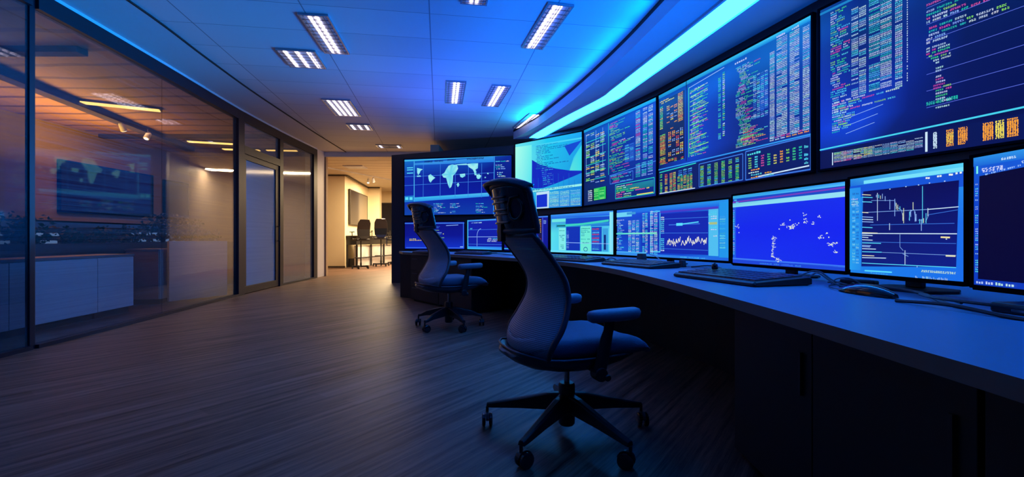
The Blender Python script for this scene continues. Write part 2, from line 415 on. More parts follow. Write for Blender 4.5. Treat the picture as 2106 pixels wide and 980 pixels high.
# ------------------------------------------------------------------ glass wall on the left
def seg_pts(P, y0, y1, n=10):
    """points of the smooth glass curve between two depths"""
    out = []
    for k in range(n + 1):
        y = y0 + (y1 - y0) * k / n
        for a, b in zip(G2, G2[1:]):
            if a[1] <= y <= b[1]:
                t = (y - a[1]) / (b[1] - a[1]); out.append((a[0] + (b[0] - a[0]) * t, y)); break
    return out
def post(name, y0, y1, z0=0, z1=3.25, d=.05, mat='alu', parent=None):
    P = seg_pts(G2, y0, y1, 2); m = MB(); m.ribbon(offset(P, d), offset(P, -d), z0, z1); return m.build(name, mat, parent, bevel=.004)
def pane(y0, y1, z0, z1, mat, name='pane', parent=None):
    P = seg_pts(G2, y0, y1, 14); m = MB(); m.ribbon(offset(P, .006), offset(P, -.006), z0, z1); return m.build(name, mat, parent, smooth='auto')
HEADZ = 3.09
def win(n, y0, y1, mats):
    root = thing('window_%d' % n, None, None); root['kind'] = 'structure'
    P = seg_pts(G2, y0, y1, 14)
    m = MB(); m.ribbon(offset(P, .05), offset(P, -.05), HEADZ, 3.25); m.ribbon(offset(P, .05), offset(P, -.05), 0, .035)
    m.build('window_frame', 'alu', root)
    for a, b, mt in mats: pane(a, b, .035, HEADZ, mt, 'pane', root)
    return root
win(1, -.4, 4.147, [(-.4, 4.147, 'glass_side')])
struct(post('trim_5', 4.147, 4.203, d=.02))
win(2, 4.203, 8.02, [(4.203, 5.995, 'glass'), (6.005, 8.02, 'glass')])
struct(post('trim_6', 8.02, 8.24))
# glazed door with transom
dr = thing('door_1', None, None); dr['kind'] = 'structure'
P = seg_pts(G2, 8.24, 9.7, 8)
m_ = MB(); m_.ribbon(offset(P, .05), offset(P, -.05), HEADZ, 3.25); m_.ribbon(offset(P, .05), offset(P, -.05), 2.52, 2.66); m_.build('door_frame', 'alu', dr)
pane(8.24, 9.7, 2.66, HEADZ, 'glass_hazy', 'transom_pane', dr)
m_ = MB(); m_.ribbon(offset(P, .028), offset(P, -.028), .01, .14); m_.ribbon(offset(P, .028), offset(P, -.028), 2.42, 2.52)
for a, b in ((8.24, 8.34), (9.55, 9.7)):
    q = seg_pts(G2, a, b, 2); m_.ribbon(offset(q, .028), offset(q, -.028), .14, 2.42)
m_.build('door_leaf', 'alu', dr, bevel=.003)
pane(8.34, 9.55, .14, 2.42, 'glass_frost', 'door_pane', dr)
q = seg_pts(G2, 9.62, 9.64, 1)[0]
m_ = MB(); m_.tube([(q[0] + .028, q[1], 1.25), (q[0] + .08, q[1], 1.25), (q[0] + .08, q[1], .95), (q[0] + .028, q[1], .95)], .011); m_.build('door_handle', 'chrome', dr)
struct(post('trim_7', 9.7, 9.86))
win(3, 9.86, 11.5, [(9.86, 11.5, 'glass_hazy')])
struct(post('trim_8', 11.5, 11.72))
pl = MB(); pl.box(-5.25, 11.72, 0, -4.985, 12.28, CEIL); struct(pl.build('wall_left', 'white_paint', bevel=.006))
# fascia between frame head and ceiling, light ledge on top of the frame
m_ = MB(); Pall = seg_pts(G2, -.4, 11.72, 40); m_.ribbon(offset(Pall, .03), offset(Pall, -.04), 3.25, CEIL); struct(m_.build('trim_9', 'white_paint'))

# ------------------------------------------------------------------ meeting room behind the glass
mc = MB(); mc.box(-9.5, -1.6, 3.17, -5.6, 12.3, 3.3)
struct(mc.build('ceiling', 'room_ceiling'))
m_ = MB(); q = offset(seg_pts(G2, -.4, 11.72, 40), .06); m_.ribbon([(-5.6, y) for x, y in q], q, 3.17, 3.29); struct(m_.build('ceiling', 'room_ceiling'))
BX = -8.6
m_ = MB()
m_.box(BX - .12, -1.6, 0, BX, 13.0, .86); m_.box(BX - .12, -1.6, 1.34, BX, 13.0, 3.2)
m_.box(BX - .12, -1.6, .86, BX, 4.0, 1.34); m_.box(BX - .12, 12.4, .86, BX, 13.0, 1.34)
struct(m_.build('wall_left', 'room_wall'))
wn = thing('window_4', None, None); wn['kind'] = 'structure'
m_ = MB()
for y in (4.0, 6.1, 8.2, 10.3, 12.36): m_.box(BX - .09, y, .86, BX - .03, y + .04, 1.34)
m_.box(BX - .09, 4.04, .86, BX - .03, 12.36, .89); m_.box(BX - .09, 4.04, 1.31, BX - .03, 12.36, 1.34)
m_.build('window_frame', 'alu', wn)
m_ = MB(); m_.box(BX - .066, 4.04, .89, BX - .06, 12.36, 1.31); m_.build('pane', mat_glass('clear_glass', .02, .02, (.4, .5, .6, 1), .02), wn)
m_ = MB(); m_.box(-8.72, 12.3, 0, -4.95, 12.42, 3.2); struct(m_.build('wall_partition', 'room_wall'))
# ceiling beams and track
m_ = MB()
for y, h in ((5.2, .07), (9.6, .07)): m_.box(BX, y, 3.17 - h, -4.9, y + .14, 3.17)
m_.T = Matrix.Translation((-6.9, 7.6, 3.1)) @ Matrix.Rotation(R(12), 4, 'Z'); m_.box(-.09, -3.2, -.04, .09, 3.4, .07)
struct(m_.build('trim_10', 'bark'))
def strip_light(x, y, ln, rz, label, wd=.07, z=3.17):
    t = thing('strip_light', label, 'ceiling light', (x, y, z), rz, 'warm strip lights in the glazed room')
    a = MB(); a.box(-wd - .02, -ln/2 - .02, -.035, wd + .02, ln/2 + .02, -.002); a.build('housing', 'tv_frame', t)
    a = MB(); a.box(-wd, -ln/2, -.05, wd, ln/2, -.034); a.build('tube', 'tube_warm', t)
strip_light(-6.45, 7.4, 1.3, R(-62), 'large warm strip light on the room ceiling, nearest behind the glass')
strip_light(-6.7, 10.3, .9, R(-72), 'short warm strip light above the far end of the glazed room')
strip_light(-6.5, 11.1, .8, R(-80), 'dim warm strip light behind the short one, against the room end wall')
strip_light(-5.58, 11.2, .7, R(-85), 'warm strip light seen through the glass pane right of the door', .05)
def spot(x, y, z, label, tilt):
    t = thing('spotlight', label, 'spotlight', (x, y, z))
    a = MB(); a.tube([(0, 0, 0), (0, 0, -.09)], .008); a.build('stem', 'white_paint', t)
    a = MB(); a.T = Matrix.Translation((0, 0, -.13)) @ Matrix.Rotation(tilt, 4, 'X'); a.lathe([(.03, .08), (.045, .05), (.05, -.07), (.04, -.075)]); a.build('lamp_head', 'white_paint', t, smooth='auto')
    a = MB(); a.T = Matrix.Translation((0, 0, -.13)) @ Matrix.Rotation(tilt, 4, 'X'); a.cyl(.038, -.079, -.076); a.build('bulb', 'spot_glow', t)
spot(-7.0, 8.3, 3.13, 'small spotlight hanging below the room ceiling behind the left glass', R(30))
spot(-7.1, 9.0, 3.13, 'tiny tilted spotlight right of its twin in the glazed room', R(-30))

# low white cabinets parallel to the glass
def low_cabinet(x0, y0, x1, y1, label, mat='white_lam', h=.79, dep=.45, grp=None):
    d = Vector((x1 - x0, y1 - y0)); ln = d.length
    t = thing('low_cabinet', label, 'cabinet', (x0, y0, 0), math.atan2(d.y, d.x), grp)
    a = MB(); a.box(.0, .03, .08, ln, dep, h); a.build('carcass', mat, t)
    a = MB(); a.box(.02, .06, 0, ln - .02, dep - .03, .08); a.build('plinth', 'groove', t)
    a = MB(); a.box(.004, .008, .085, ln - .004, .028, h - .035); a.build('door', mat, t, bevel=.002)
    a = MB(); a.box(0, 0.0, h - .03, ln, .03, h); a.build('top_edge', 'cable_grey', t)
    return t
g_ = 'low cabinets behind the glass wall'
p0, p1 = Vector((-5.0, 4.6)), Vector((-5.2, 6.36))
pm = p0.lerp(p1, .64)
low_cabinet(*p0, *pm, 'wide white low cabinet nearest the dark post behind the glass', grp=g_)
low_cabinet(*pm, *p1, 'narrower white low cabinet at the open end of the row behind glass', grp=g_)
pz = p0 + (p0 - p1) * .6
low_cabinet(*pz, *p0, 'white low cabinet partly behind the dark post, left end of the row', grp=g_)
low_cabinet(-5.80, 6.92, -5.34, 6.98, 'tan low cabinet standing crosswise beyond the white cabinets', 'tan_lam', .84, .5)
m_ = MB(); m_.T = Matrix.Translation((-5.12, 7.12, 0)) @ Matrix.Rotation(math.atan2(.82, .27), 4, 'Z')
sc_ = MB(); sc_.ribbon([(-5.27, 7.1), (-5.1, 7.5), (-4.9, 7.95)], [(-5.33, 7.14), (-5.16, 7.54), (-4.95, 7.99)], .03, .96)
so_ = sc_.build('low_screen', 'tan_lam', bevel=.004); tag(so_, 'low tan partition panel meeting the glass beside the cabinets', 'partition')
# dark stone planter with shrubs behind the cabinets
pn = thing('planter', 'long dark stone planter filled with shrubs behind the white cabinets', 'planter', (-6.15, 7.0, 0), R(7))
m_ = MB(); m_.box(-.3, -3.2, 0, -.24, 3.4, .93); m_.box(.24, -3.2, 0, .3, 3.4, .93); m_.box(-.24, -3.2, 0, .24, -3.14, .93); m_.box(-.24, 3.34, 0, .24, 3.4, .93); m_.box(-.24, -3.14, .0, .24, 3.34, .06)
m_.build('trough', 'stone', pn)
m_ = MB(); m_.box(-.24, -3.14, .8, .24, 3.34, .86); m_.build('soil', 'bark', pn)
def shrub(x, y, z, r, h, mat, label, grp):
    rnd = random.Random(int(x * 977 + y * 131) & 0xffff)
    t = thing('shrub', label, 'shrub', (x, y, z), 0, grp)
    a = MB()
    for k in range(4):
        an = rnd.uniform(0, 6.28); a.tube([(0, 0, 0), (math.cos(an) * r * .2, math.sin(an) * r * .2, h * .4), (math.cos(an) * r * .5, math.sin(an) * r * .5, h * .75)], [.012, .008, .004], 5)
    a.build('stem', 'bark', t)
    a = MB(); lobes = [(rnd.uniform(-.45, .45) * r, rnd.uniform(-.45, .45) * r, rnd.uniform(.35, .8) * h, rnd.uniform(.45, .75) * r) for _ in range(7)]
    for k in range(420):
        lx, ly, lz, lr = rnd.choice(lobes)
        d = Vector((rnd.gauss(0, 1), rnd.gauss(0, 1), rnd.gauss(0, 1))).normalized() * lr * rnd.uniform(.6, 1)
        c = Vector((lx, ly, lz)) + d
        u = Vector((rnd.gauss(0, 1), rnd.gauss(0, 1), rnd.gauss(0, 1))).normalized(); v = u.orthogonal().normalized()
        s_ = r * rnd.uniform(.08, .14)
        a.face([a.v(c - u * s_), a.v(c + v * s_ * .5), a.v(c + u * s_), a.v(c - v * s_ * .5)])
    a.build('foliage', mat, t)
    return t
g_ = 'shrubs in the stone planter'
cyr = math.cos(R(7)); syr = math.sin(R(7))
for yy, r_, h_, mt, lb in ((-2.6, .26, .34, 'leaf_dark', 'dark green shrub at the left end of the planter behind glass'),
                           (-2.0, .24, .3, 'leaf_dark', 'low dark shrub second from the left in the planter'),
                           (-1.35, .27, .42, 'leaf_dark', 'round green shrub left of the middle of the planter'),
                           (-.7, .24, .3, 'leaf_dark', 'low green shrub just left of the planter middle'),
                           (-.1, .22, .26, 'leaf_dark', 'smallest dark shrub in the middle of the planter'),
                           (.55, .23, .3, 'leaf_dark', 'low dark shrub left of the tallest shrub'),
                           (1.35, .34, .62, 'leaf_dark', 'tallest green shrub in the planter near the glass joint'),
                           (2.2, .3, .5, 'leaf_olive', 'olive yellow shrub at the right of the tallest one'),
                           (2.95, .24, .3, 'leaf_olive', 'small olive shrub at the right end of the planter')):
    shrub(-6.15 - syr * yy, 7.0 + cyr * yy, .86, r_, h_, mt, lb, g_)
# dark display panels on the tan back wall
def wall_tv(name, label, p0, p1, z0, z1, off=.05, frame='tv_frame'):
    d = Vector((p1[0] - p0[0], p1[1] - p0[1])); W = d.length
    t = thing(name, label, 'screen', (p0[0], p0[1], z0), math.atan2(d.y, d.x))
    a = MB(); H = z1 - z0; b = .03
    a.box(0, -off, 0, W, 0, b); a.box(0, -off, H - b, W, 0, H); a.box(0, -off, b, b, 0, H - b); a.box(W - b, -off, b, W, 0, H - b); a.box(b, -.02, b, W - b, 0, H - b)
    a.build('frame', frame, t, bevel=.003)
    a = MB(); a.box(b, -off + .008, b, W - b, -.02, H - b); a.build('display', 'tv', t)
    return t
wall_tv('television', 'long dark switched-off screen on the tan wall behind the glass', (BX + .005, 8.72), (BX + .005, 11.0), 1.5, 2.5, .06, 'bezel')
wall_tv('television', 'smaller dark screen right of the long one on the tan wall', (BX + .005, 11.35), (BX + .005, 12.2), 1.55, 2.45, .06, 'bezel')

# buildings outside the strip window
m_ = MB(); m_.box(-140, -40, -9.2, -9.6, 120, -9); o_ = m_.build('ground', 'city'); struct(o_)
rb = random.Random(3)
for i, (x, y, w_, d_, h_, lb) in enumerate(((-60, 42, 10, 12, 10.6, 'low lit building outside, leftmost in the strip window'), (-70, 60, 12, 14, 11.2, 'broad dark building outside, second from the left in the strip window'),
        (-75, 78, 10, 12, 10.4, 'middle low building outside the strip window'), (-64, 76, 9, 9, 11.4, 'taller building outside with two lit floors'),
        (-80, 100, 14, 14, 11.0, 'far pale building outside at the right of the strip window'))):
    t = thing('building', lb, 'building', (x, y, -9), 0, 'buildings outside the strip window')
    a = MB(); a.box(-w_/2, -d_/2, 0, w_/2, d_/2, h_); a.build('wall', 'city', t)
    a = MB(); a.box(-w_/2 - .2, -d_/2 - .2, h_, w_/2 + .2, d_/2 + .2, h_ + .25); a.build('roof', 'cable_grey', t)
    for fz in (.55, 1.6, 2.7, 3.8):
        k = -d_/2 + .5
        while k < d_/2 - 1:
            ln = rb.uniform(1.2, 3.2); a = MB(); a.box(w_/2, k, h_ - fz - .3, w_/2 + .04, min(k + ln, d_/2 - .3), h_ - fz + .12); k += ln + rb.uniform(.3, 1.6)
            a.build('window', 'city_light', t)

# ------------------------------------------------------------------ warm hall beyond the opening
m_ = MB(); m_.prism([(-8.7, 15.8), (-5.72, 15.8), (-6.12, 19.6), (-5.62, 19.6), (-5.62, 19.9), (-6.5, 19.9), (-6.5, 21.4), (-2, 21.4), (-2, 21.6), (-8.7, 21.6)], 0, 3.2)
struct(m_.build('wall_hall', 'cream'))
m_ = MB(); m_.box(-1.9, 10.75, 0, -1.7, 21.6, 3.18); struct(m_.build('wall_hall', 'tan_lam'))
m_ = MB(); m_.box(-8.8, 12.5, 0, -8.7, 21.6, 3.2); struct(m_.build('wall_hall', 'cream'))
m_ = MB(); m_.prism([(-8.7, 15.74), (-5.69, 15.74), (-5.63, 15.8), (-6.08, 19.55), (-5.6, 19.55), (-5.6, 19.6), (-6.12, 19.6), (-5.72, 15.8), (-8.7, 15.8)], 3.13, 3.17); struct(m_.build('trim_11', 'tv_frame'))
m_ = MB(); m_.prism([(-8.7, 15.78), (-5.7, 15.78), (-5.7, 15.8), (-8.7, 15.8)], 0, .06); struct(m_.build('baseboard_hall', 'tv_frame'))
wall_tv('television', 'brown framed dark screen on the cream hall wall, larger and nearer', (-5.745, 16.25), (-6.06, 19.2), 1.5, 2.75, .06)
wall_tv('television', 'narrow dark screen on the far hall wall behind the stools', (-6.3, 21.39), (-5.45, 21.39), 1.0, 2.65, .06)
# high counter with legs, foot rail and white cabinets
ct = thing('counter_desk', 'black high counter desk on thin legs along the cream hall wall', 'desk', (-5.5, 15.95, 0), math.atan2(3.3, .45) - PI / 2)
m_ = MB(); m_.box(-.3, -.05, 1.06, .2, 3.5, 1.1); m_.build('worktop', 'black_plastic', ct, bevel=.005)
m_ = MB(); m_.box(-.24, 0, .78, .14, 3.45, 1.06); m_.build('apron', 'black_plastic', ct)
for x, y in ((.14, .02), (-.22, .02), (.14, 1.15), (.14, 2.3), (.14, 3.42)):
    m_ = MB(); m_.box(x - .025, y - .025, 0, x + .025, y + .025, .78); m_.build('leg', 'black_plastic', ct)
m_ = MB(); m_.box(.12, 0.05, .3, .16, 3.4, .34); m_.build('foot_rail', 'black_plastic', ct)
m_ = MB(); m_.box(-.2, .1, 0.02, .02, .75, .3); m_.build('lower_box', 'black_plastic', ct)
wc = thing('white_cabinet', 'white low cabinets standing under the black counter desk', 'cabinet', (-5.5, 15.95, 0), math.atan2(3.3, .45) - PI / 2)
for k, (a_, b_) in enumerate(((.05, 1.2), (1.22, 2.2), (2.22, 3.3))):
    m_ = MB(); m_.box(.03, a_, .02, .09, b_, .76); m_.build('panel', 'white_lam', wc)
def stool(x, y, rz, s, label):
    t = thing('drafting_chair', label, 'chair', (x, y, 0), rz, 'black drafting chairs in the hall'); t.scale = (s, s, s)
    a = MB()
    for k in range(5):
        an = 2 * PI * k / 5; a.T = Matrix.Rotation(an, 4, 'Z'); a.box(.02, -.02, .06, .28, .02, .1); a.box(.25, -.02, 0, .29, .02, .06)
    a.T = Matrix.Identity(4); a.cyl(.03, .05, .2); a.build('base', 'black_plastic', t)
    a = MB(); a.cyl(.022, .2, .92); a.build('pole', 'black_plastic', t)
    a = MB(); a.tube([(.2 * math.cos(2*PI*k/20), .2 * math.sin(2*PI*k/20), .36) for k in range(20)], .012, 6, closed=True); a.box(-.2, -.01, .35, .2, .01, .37); a.build('foot_ring', 'black_plastic', t)
    a = MB(); a.box(-.22, -.23, .92, .25, .23, 1.0); a.build('seat', 'soft_black', t, bevel=.03)
    a = MB(); a.loft([[(-.2 - dx, -w_, z), (-.2 - dx, w_, z), (-.25 - dx, w_, z), (-.25 - dx, -w_, z)] for z, w_, dx in ((.98, .1, 0), (1.08, .2, -.01), (1.3, .22, 0), (1.5, .21, .06), (1.62, .15, .1))]); a.build('backrest', 'gloss_black', t, bevel=.01)
    for sy in (-1, 1):
        a = MB(); a.tube([(.0, sy * .22, .95), (-.02, sy * .3, 1.0), (-.0, sy * .3, 1.2)], .014, 6); a.box(-.14, sy * .3 - .03, 1.2, .14, sy * .3 + .03, 1.225); a.build('armrest', 'black_plastic', t)
stool(-5.02, 15.35, R(130), 1.0, 'nearest black drafting chair at the hall counter, leftmost of three')
stool(-4.75, 16.75, R(105), 1.05, 'middle black drafting chair at the hall counter')
stool(-4.55, 17.95, R(140), 1.0, 'farthest black drafting chair at the hall counter, beside the dark partition')
# track with spots and a flat ceiling fitting
tk = thing('track_rail', 'thin white lighting track under the warm hall ceiling', 'lighting track', (-4.9, 16.0, 3.18), R(-22))
m_ = MB(); m_.box(-.02, -2.6, -.03, .02, 2.4, -.001); m_.build('rail', 'white_paint', tk)
spot(-4.77, 15.9, 3.14, 'bright spotlight on the track in the warm hall', R(25))
spot(-5.1, 16.4, 3.17, 'small spotlight left of the track in the warm hall', R(-20))
fx = thing('ceiling_fitting', 'flat pale rectangular fitting on the warm hall ceiling', 'ceiling light', (-4.75, 14.0, 3.18))
m_ = MB(); m_.box(-.3, -.25, -.03, .3, .25, -.001); m_.build('housing', 'white_paint', fx, bevel=.008)
m_ = MB(); m_.box(-.24, -.19, -.035, .24, .19, -.03); m_.build('lens', 'white_lam', fx)
# small bracket on the end of the partition
br = MB(); br.tube([(-2.735, 10.40, 1.03), (-2.80, 10.33, 1.03), (-2.80, 10.33, .84), (-2.735, 10.40, .84)], .009, 6)
tag(br.build('bracket', 'chrome'), 'small pale metal bracket on the end of the dark partition', 'bracket')

# ------------------------------------------------------------------ ceiling troffers
def troffer(cx, cy, W, Ln, rz, label, tubes=(-.2, .2)):
    t = thing('ceiling_light', label, 'ceiling light', (cx, cy, CEIL), rz, 'recessed louvred ceiling lights')
    a = MB(); f = .018
    a.box(-W/2, -Ln/2, -.022, -W/2 + f, Ln/2, -.001); a.box(W/2 - f, -Ln/2, -.022, W/2, Ln/2, -.001)
    a.box(-W/2 + f, -Ln/2, -.022, W/2 - f, -Ln/2 + f, -.001); a.box(-W/2 + f, Ln/2 - f, -.022, W/2 - f, Ln/2, -.001)
    a.build('frame', 'reflector', t)
    a = MB(); a.box(-W/2 + f, -Ln/2 + f, -.006, W/2 - f, Ln/2 - f, -.001); a.build('reflector', 'soffit', t)
    for tx in tubes:
        a = MB(); a.tube([(tx * W, -Ln/2 + .04, -.014), (tx * W, Ln/2 - .04, -.014)], .016 if W < .4 else .02, 8, flat=.4); a.build('tube', 'tube', t)
    a = MB(); n = max(3, int(Ln / .09))
    for k in range(1, n):
        y = -Ln/2 + Ln * k / n; a.box(-W/2 + f, y - .002, -.03, W/2 - f, y + .002, -.02)
    for tx in (-.33, 0, .33): a.box(tx * W - .003, -Ln/2 + f, -.03, tx * W + .003, Ln/2 - f, -.02)
    a.build('louver', 'louver', t)
troffer(-2.10, 5.22, .30, 1.0, R(7), 'long twin tube ceiling light at the upper left, nearest the camera there', (-.15, .08))
troffer(-2.68, 5.9, .46, .58, R(9), 'square louvred ceiling light beside the glass wall, left of the long one', (-.3, 0, .3))
troffer(-2.98, 8.12, .46, 1.0, R(8), 'wide louvred ceiling light in the middle of the left row', (-.3, -.1, .1, .3))
troffer(-3.13, 9.5, .46, .45, R(8), 'small louvred ceiling light behind the wide one in the left row', (-.3, 0, .3))
troffer(-3.05, 11.5, .62, .34, R(5), 'farthest small ceiling light before the warm hall', (-.35, .35))
troffer(-.90, 7.28, .30, 1.1, R(9), 'upright twin tube ceiling light in the centre of the ceiling', (-.06, .12))
troffer(-.27, 7.45, .30, 1.1, R(12), 'twin tube ceiling light just right of the centre one', (-.05, .15))
troffer(.31, 9.05, .30, 1.15, R(16), 'glowing ceiling light close to the end of the soffit', (-.12, .12))
troffer(.36, 5.04, .27, 1.08, R(13), 'large bright twin tube ceiling light at the top centre right', (-.16, .04))
troffer(-.31, 4.1, .26, .84, R(9), 'ceiling light cut by the top edge of the photo', (-.1, .1))
# ------------------------------------------------------------------ display pictures drawn as coloured faces
C_ = dict(green=(70, 225, 140), lime=(150, 235, 90), cyan=(90, 220, 255), white=(205, 232, 255), pink=(225, 80, 165), orange=(255, 165, 50),
          yellow=(245, 225, 90), teal=(40, 200, 190), dim=(60, 120, 225), pale=(150, 190, 255), red=(235, 80, 80))
def rgb(c): return C_[c] if isinstance(c, str) else c
class Draw:
    """draws in u (0 left .. 1 right), v (0 bottom .. 1 top) on a vertical rectangle"""
    def __init__(s, PL, PR, z0, h, seed=1):
        s.PL, s.PR, s.z0, s.h = Vector(PL), Vector(PR), z0, h
        s.W = (s.PR - s.PL).length; s.V = []; s.Fc = []; s.Cc = []; s.mi = []; s.r = random.Random(seed)
    def U(s, px):
        k = (px - CX) / F; d = s.PR - s.PL      # PL + u d = (k Z, Z)
        return (k * s.PL.y - s.PL.x) / (d.x - k * d.y)
    def P(s, px, py):
        u = s.U(px); Z = s.PL.y + u * (s.PR.y - s.PL.y)
        return (u, (CH + (CY - py) / F * Z - s.z0) / s.h)
    def quad(s, pts, cols, layer=1, mi=1):
        b = len(s.V); off = -.0015 * layer if layer else 0
        for u, v in pts: s.V.append(((min(max(u, 0), 1) - .5) * s.W, off, min(max(v, 0), 1) * s.h))
        s.Fc.append(tuple(range(b, b + len(pts)))); s.mi.append(mi)
        if not isinstance(cols, list): cols = [cols] * len(pts)
        s.Cc.append([L(rgb(c)) for c in cols])
    def rect(s, u0, v0, u1, v1, c, layer=1, mi=1):          # c: one colour or [bl, br, tr, tl]
        s.quad([(u0, v0), (u1, v0), (u1, v1), (u0, v1)], c, layer, mi)
    def base(s, c): s.rect(0, 0, 1, 1, c, 0, 0)
    def basegrid(s, cols):                                   # rows bottom to top of colour lists
        nr, nc = len(cols) - 1, len(cols[0]) - 1
        for i in range(nr):
            for j in range(nc):
                s.rect(j / nc, i / nr, (j + 1) / nc, (i + 1) / nr, [cols[i][j], cols[i][j+1], cols[i+1][j+1], cols[i+1][j]], 0, 0)
    def line(s, a, b, th, c, layer=2):
        (u0, v0), (u1, v1) = a, b
        x0, y0, x1, y1 = u0 * s.W, v0 * s.h, u1 * s.W, v1 * s.h
        l = math.hypot(x1 - x0, y1 - y0) or 1; nx, ny = -(y1 - y0) / l * th / 2, (x1 - x0) / l * th / 2
        s.quad([((x0 + nx) / s.W, (y0 + ny) / s.h), ((x0 - nx) / s.W, (y0 - ny) / s.h), ((x1 - nx) / s.W, (y1 - ny) / s.h), ((x1 + nx) / s.W, (y1 + ny) / s.h)], c, layer)
    def path(s, pts, th, c, layer=2):
        for a, b in zip(pts, pts[1:]): s.line(a, b, th, c, layer)
    def frame(s, u0, v0, u1, v1, th, c, layer=2): s.path([(u0, v0), (u1, v0), (u1, v1), (u0, v1), (u0, v0)], th, c, layer)
    def glyph(s, u, v, w, h, c, layer=3, fine=True):
        if not fine:
            s.rect(u, v, u + w * s.r.uniform(.6, .85), v + h * s.r.uniform(.55, 1), c, layer); return
        for i in range(5):                                   # 3 x 5 nonsense glyph
            if i % 2 == 0 or s.r.random() < .25:
                a = s.r.choice((0, 0, 1)); b = s.r.choice((2, 3, 3)); s.rect(u + w * a * .27, v + h * i / 5, u + w * b * .27, v + h * (i + .85) / 5, c, layer)
            else:
                for j in s.r.sample((0, 1, 2), s.r.choice((1, 2))): s.rect(u + w * j * .27, v + h * i / 5, u + w * (j + 1) * .27, v + h * (i + 1) / 5, c, layer)
    def word(s, u, v, n, w, h, c, fine=True, layer=3):
        for k in range(n): s.glyph(u + k * w, v, w, h, c, layer, fine)
    def code(s, u0, v0, u1, v1, rows, pal, ch=None, fill=.75, fine=False, gap=.15, fillv=None, bright=1.):
        """ragged code lines"""
        rh = (v1 - v0) / rows; gh = rh * .6; cw = ch / s.W if ch else rh * s.h * .45 / s.W; ind = 0
        for i in range(rows):
            if s.r.random() < gap: continue
            ind = max(0, min(4, ind + s.r.choice((-1, 0, 0, 1)))); u = u0 + ind * cw * 1.2
            end = u0 + (u1 - u0) * s.r.uniform(.3, 1) * (1 if s.r.random() < fill else .5)
            while u < end:
                n = s.r.randint(2, 7); n = min(n, int((u1 - u) / cw))
                if n < 1: break
                c = rgb(s.r.choice(pal)); c = tuple(int(x * bright * s.r.uniform(.85, 1)) for x in c)
                s.word(u, v1 - (i + 1) * rh, n, cw, gh, c, fine); u += (n + 1) * cw
    def cols(s, u0, v0, u1, v1, rows, ncol, pal, fine=False, p=.95, n=4, bright=1., fill=.8):
        """aligned number columns"""
        rh = (v1 - v0) / rows; cw = (u1 - u0) / ncol; gw = cw * fill / n
        for i in range(rows):
            for j in range(ncol):
                if s.r.random() > p: continue
                c = rgb(s.r.choice(pal)); c = tuple(int(x * bright * s.r.uniform(.85, 1)) for x in c)
                s.word(u0 + j * cw, v1 - (i + 1) * rh, n, gw, rh * .7, c, fine)
    def mesh(s, name):
        me = bpy.data.meshes.new(name); me.from_pydata(s.V, [], s.Fc)
        me.materials.append(M['disp_base']); me.materials.append(M['disp_text'])
        me.polygons.foreach_set('material_index', s.mi)
        at = me.color_attributes.new('Col', 'FLOAT_COLOR', 'CORNER')
        flat = [x for f in s.Cc for c in f for x in c]
        at.data.foreach_set('color', flat); me.update(); return me
    def attach(s, parent, y, z, name='display'):
        o = bpy.data.objects.new(name, s.mesh(name)); COL.objects.link(o); o.parent = parent; o.location = (0, y, z); return o

def plan_at(px, a, b, off=0.):
    """point where the sight line of image column px meets plan segment a-b (moved off towards the room)"""
    d = norm2(a, b); n = Vector((d.y, -d.x)); a = Vector(a) + n * off; b = Vector(b) + n * off
    k = (px - CX) / F; u = (k * a.y - a.x) / ((b.x - a.x) - k * (b.y - a.y)); return a + (b - a) * u

def wall_display(name, label, PL, PR, z0, z1, draw, b=.02, seed=1):
    PL, PR = Vector(PL), Vector(PR); mid = (PL + PR) / 2; d = PR - PL; W = d.length; H = z1 - z0
    t = thing(name, label, 'wall screen', (mid.x, mid.y, z0), math.atan2(d.y, d.x), 'screens of the curved video wall')
    a = MB(); w2 = W / 2
    a.box(-w2 - b, -.012, -b, -w2, .03, H + b); a.box(w2, -.012, -b, w2 + b, .03, H + b); a.box(-w2, -.012, -b, w2, .03, 0); a.box(-w2, -.012, H, w2, .03, H + b)
    a.build('bezel', 'bezel', t, bevel=.003)
    a = MB(); a.box(-w2, .002, 0, w2, .03, H); a.build('back_panel', 'bezel', t)
    D = Draw(PL, PR, z0, H, seed); draw(D); D.attach(t, 0.0, 0); return t

WB, WT = 1.6, 2.98
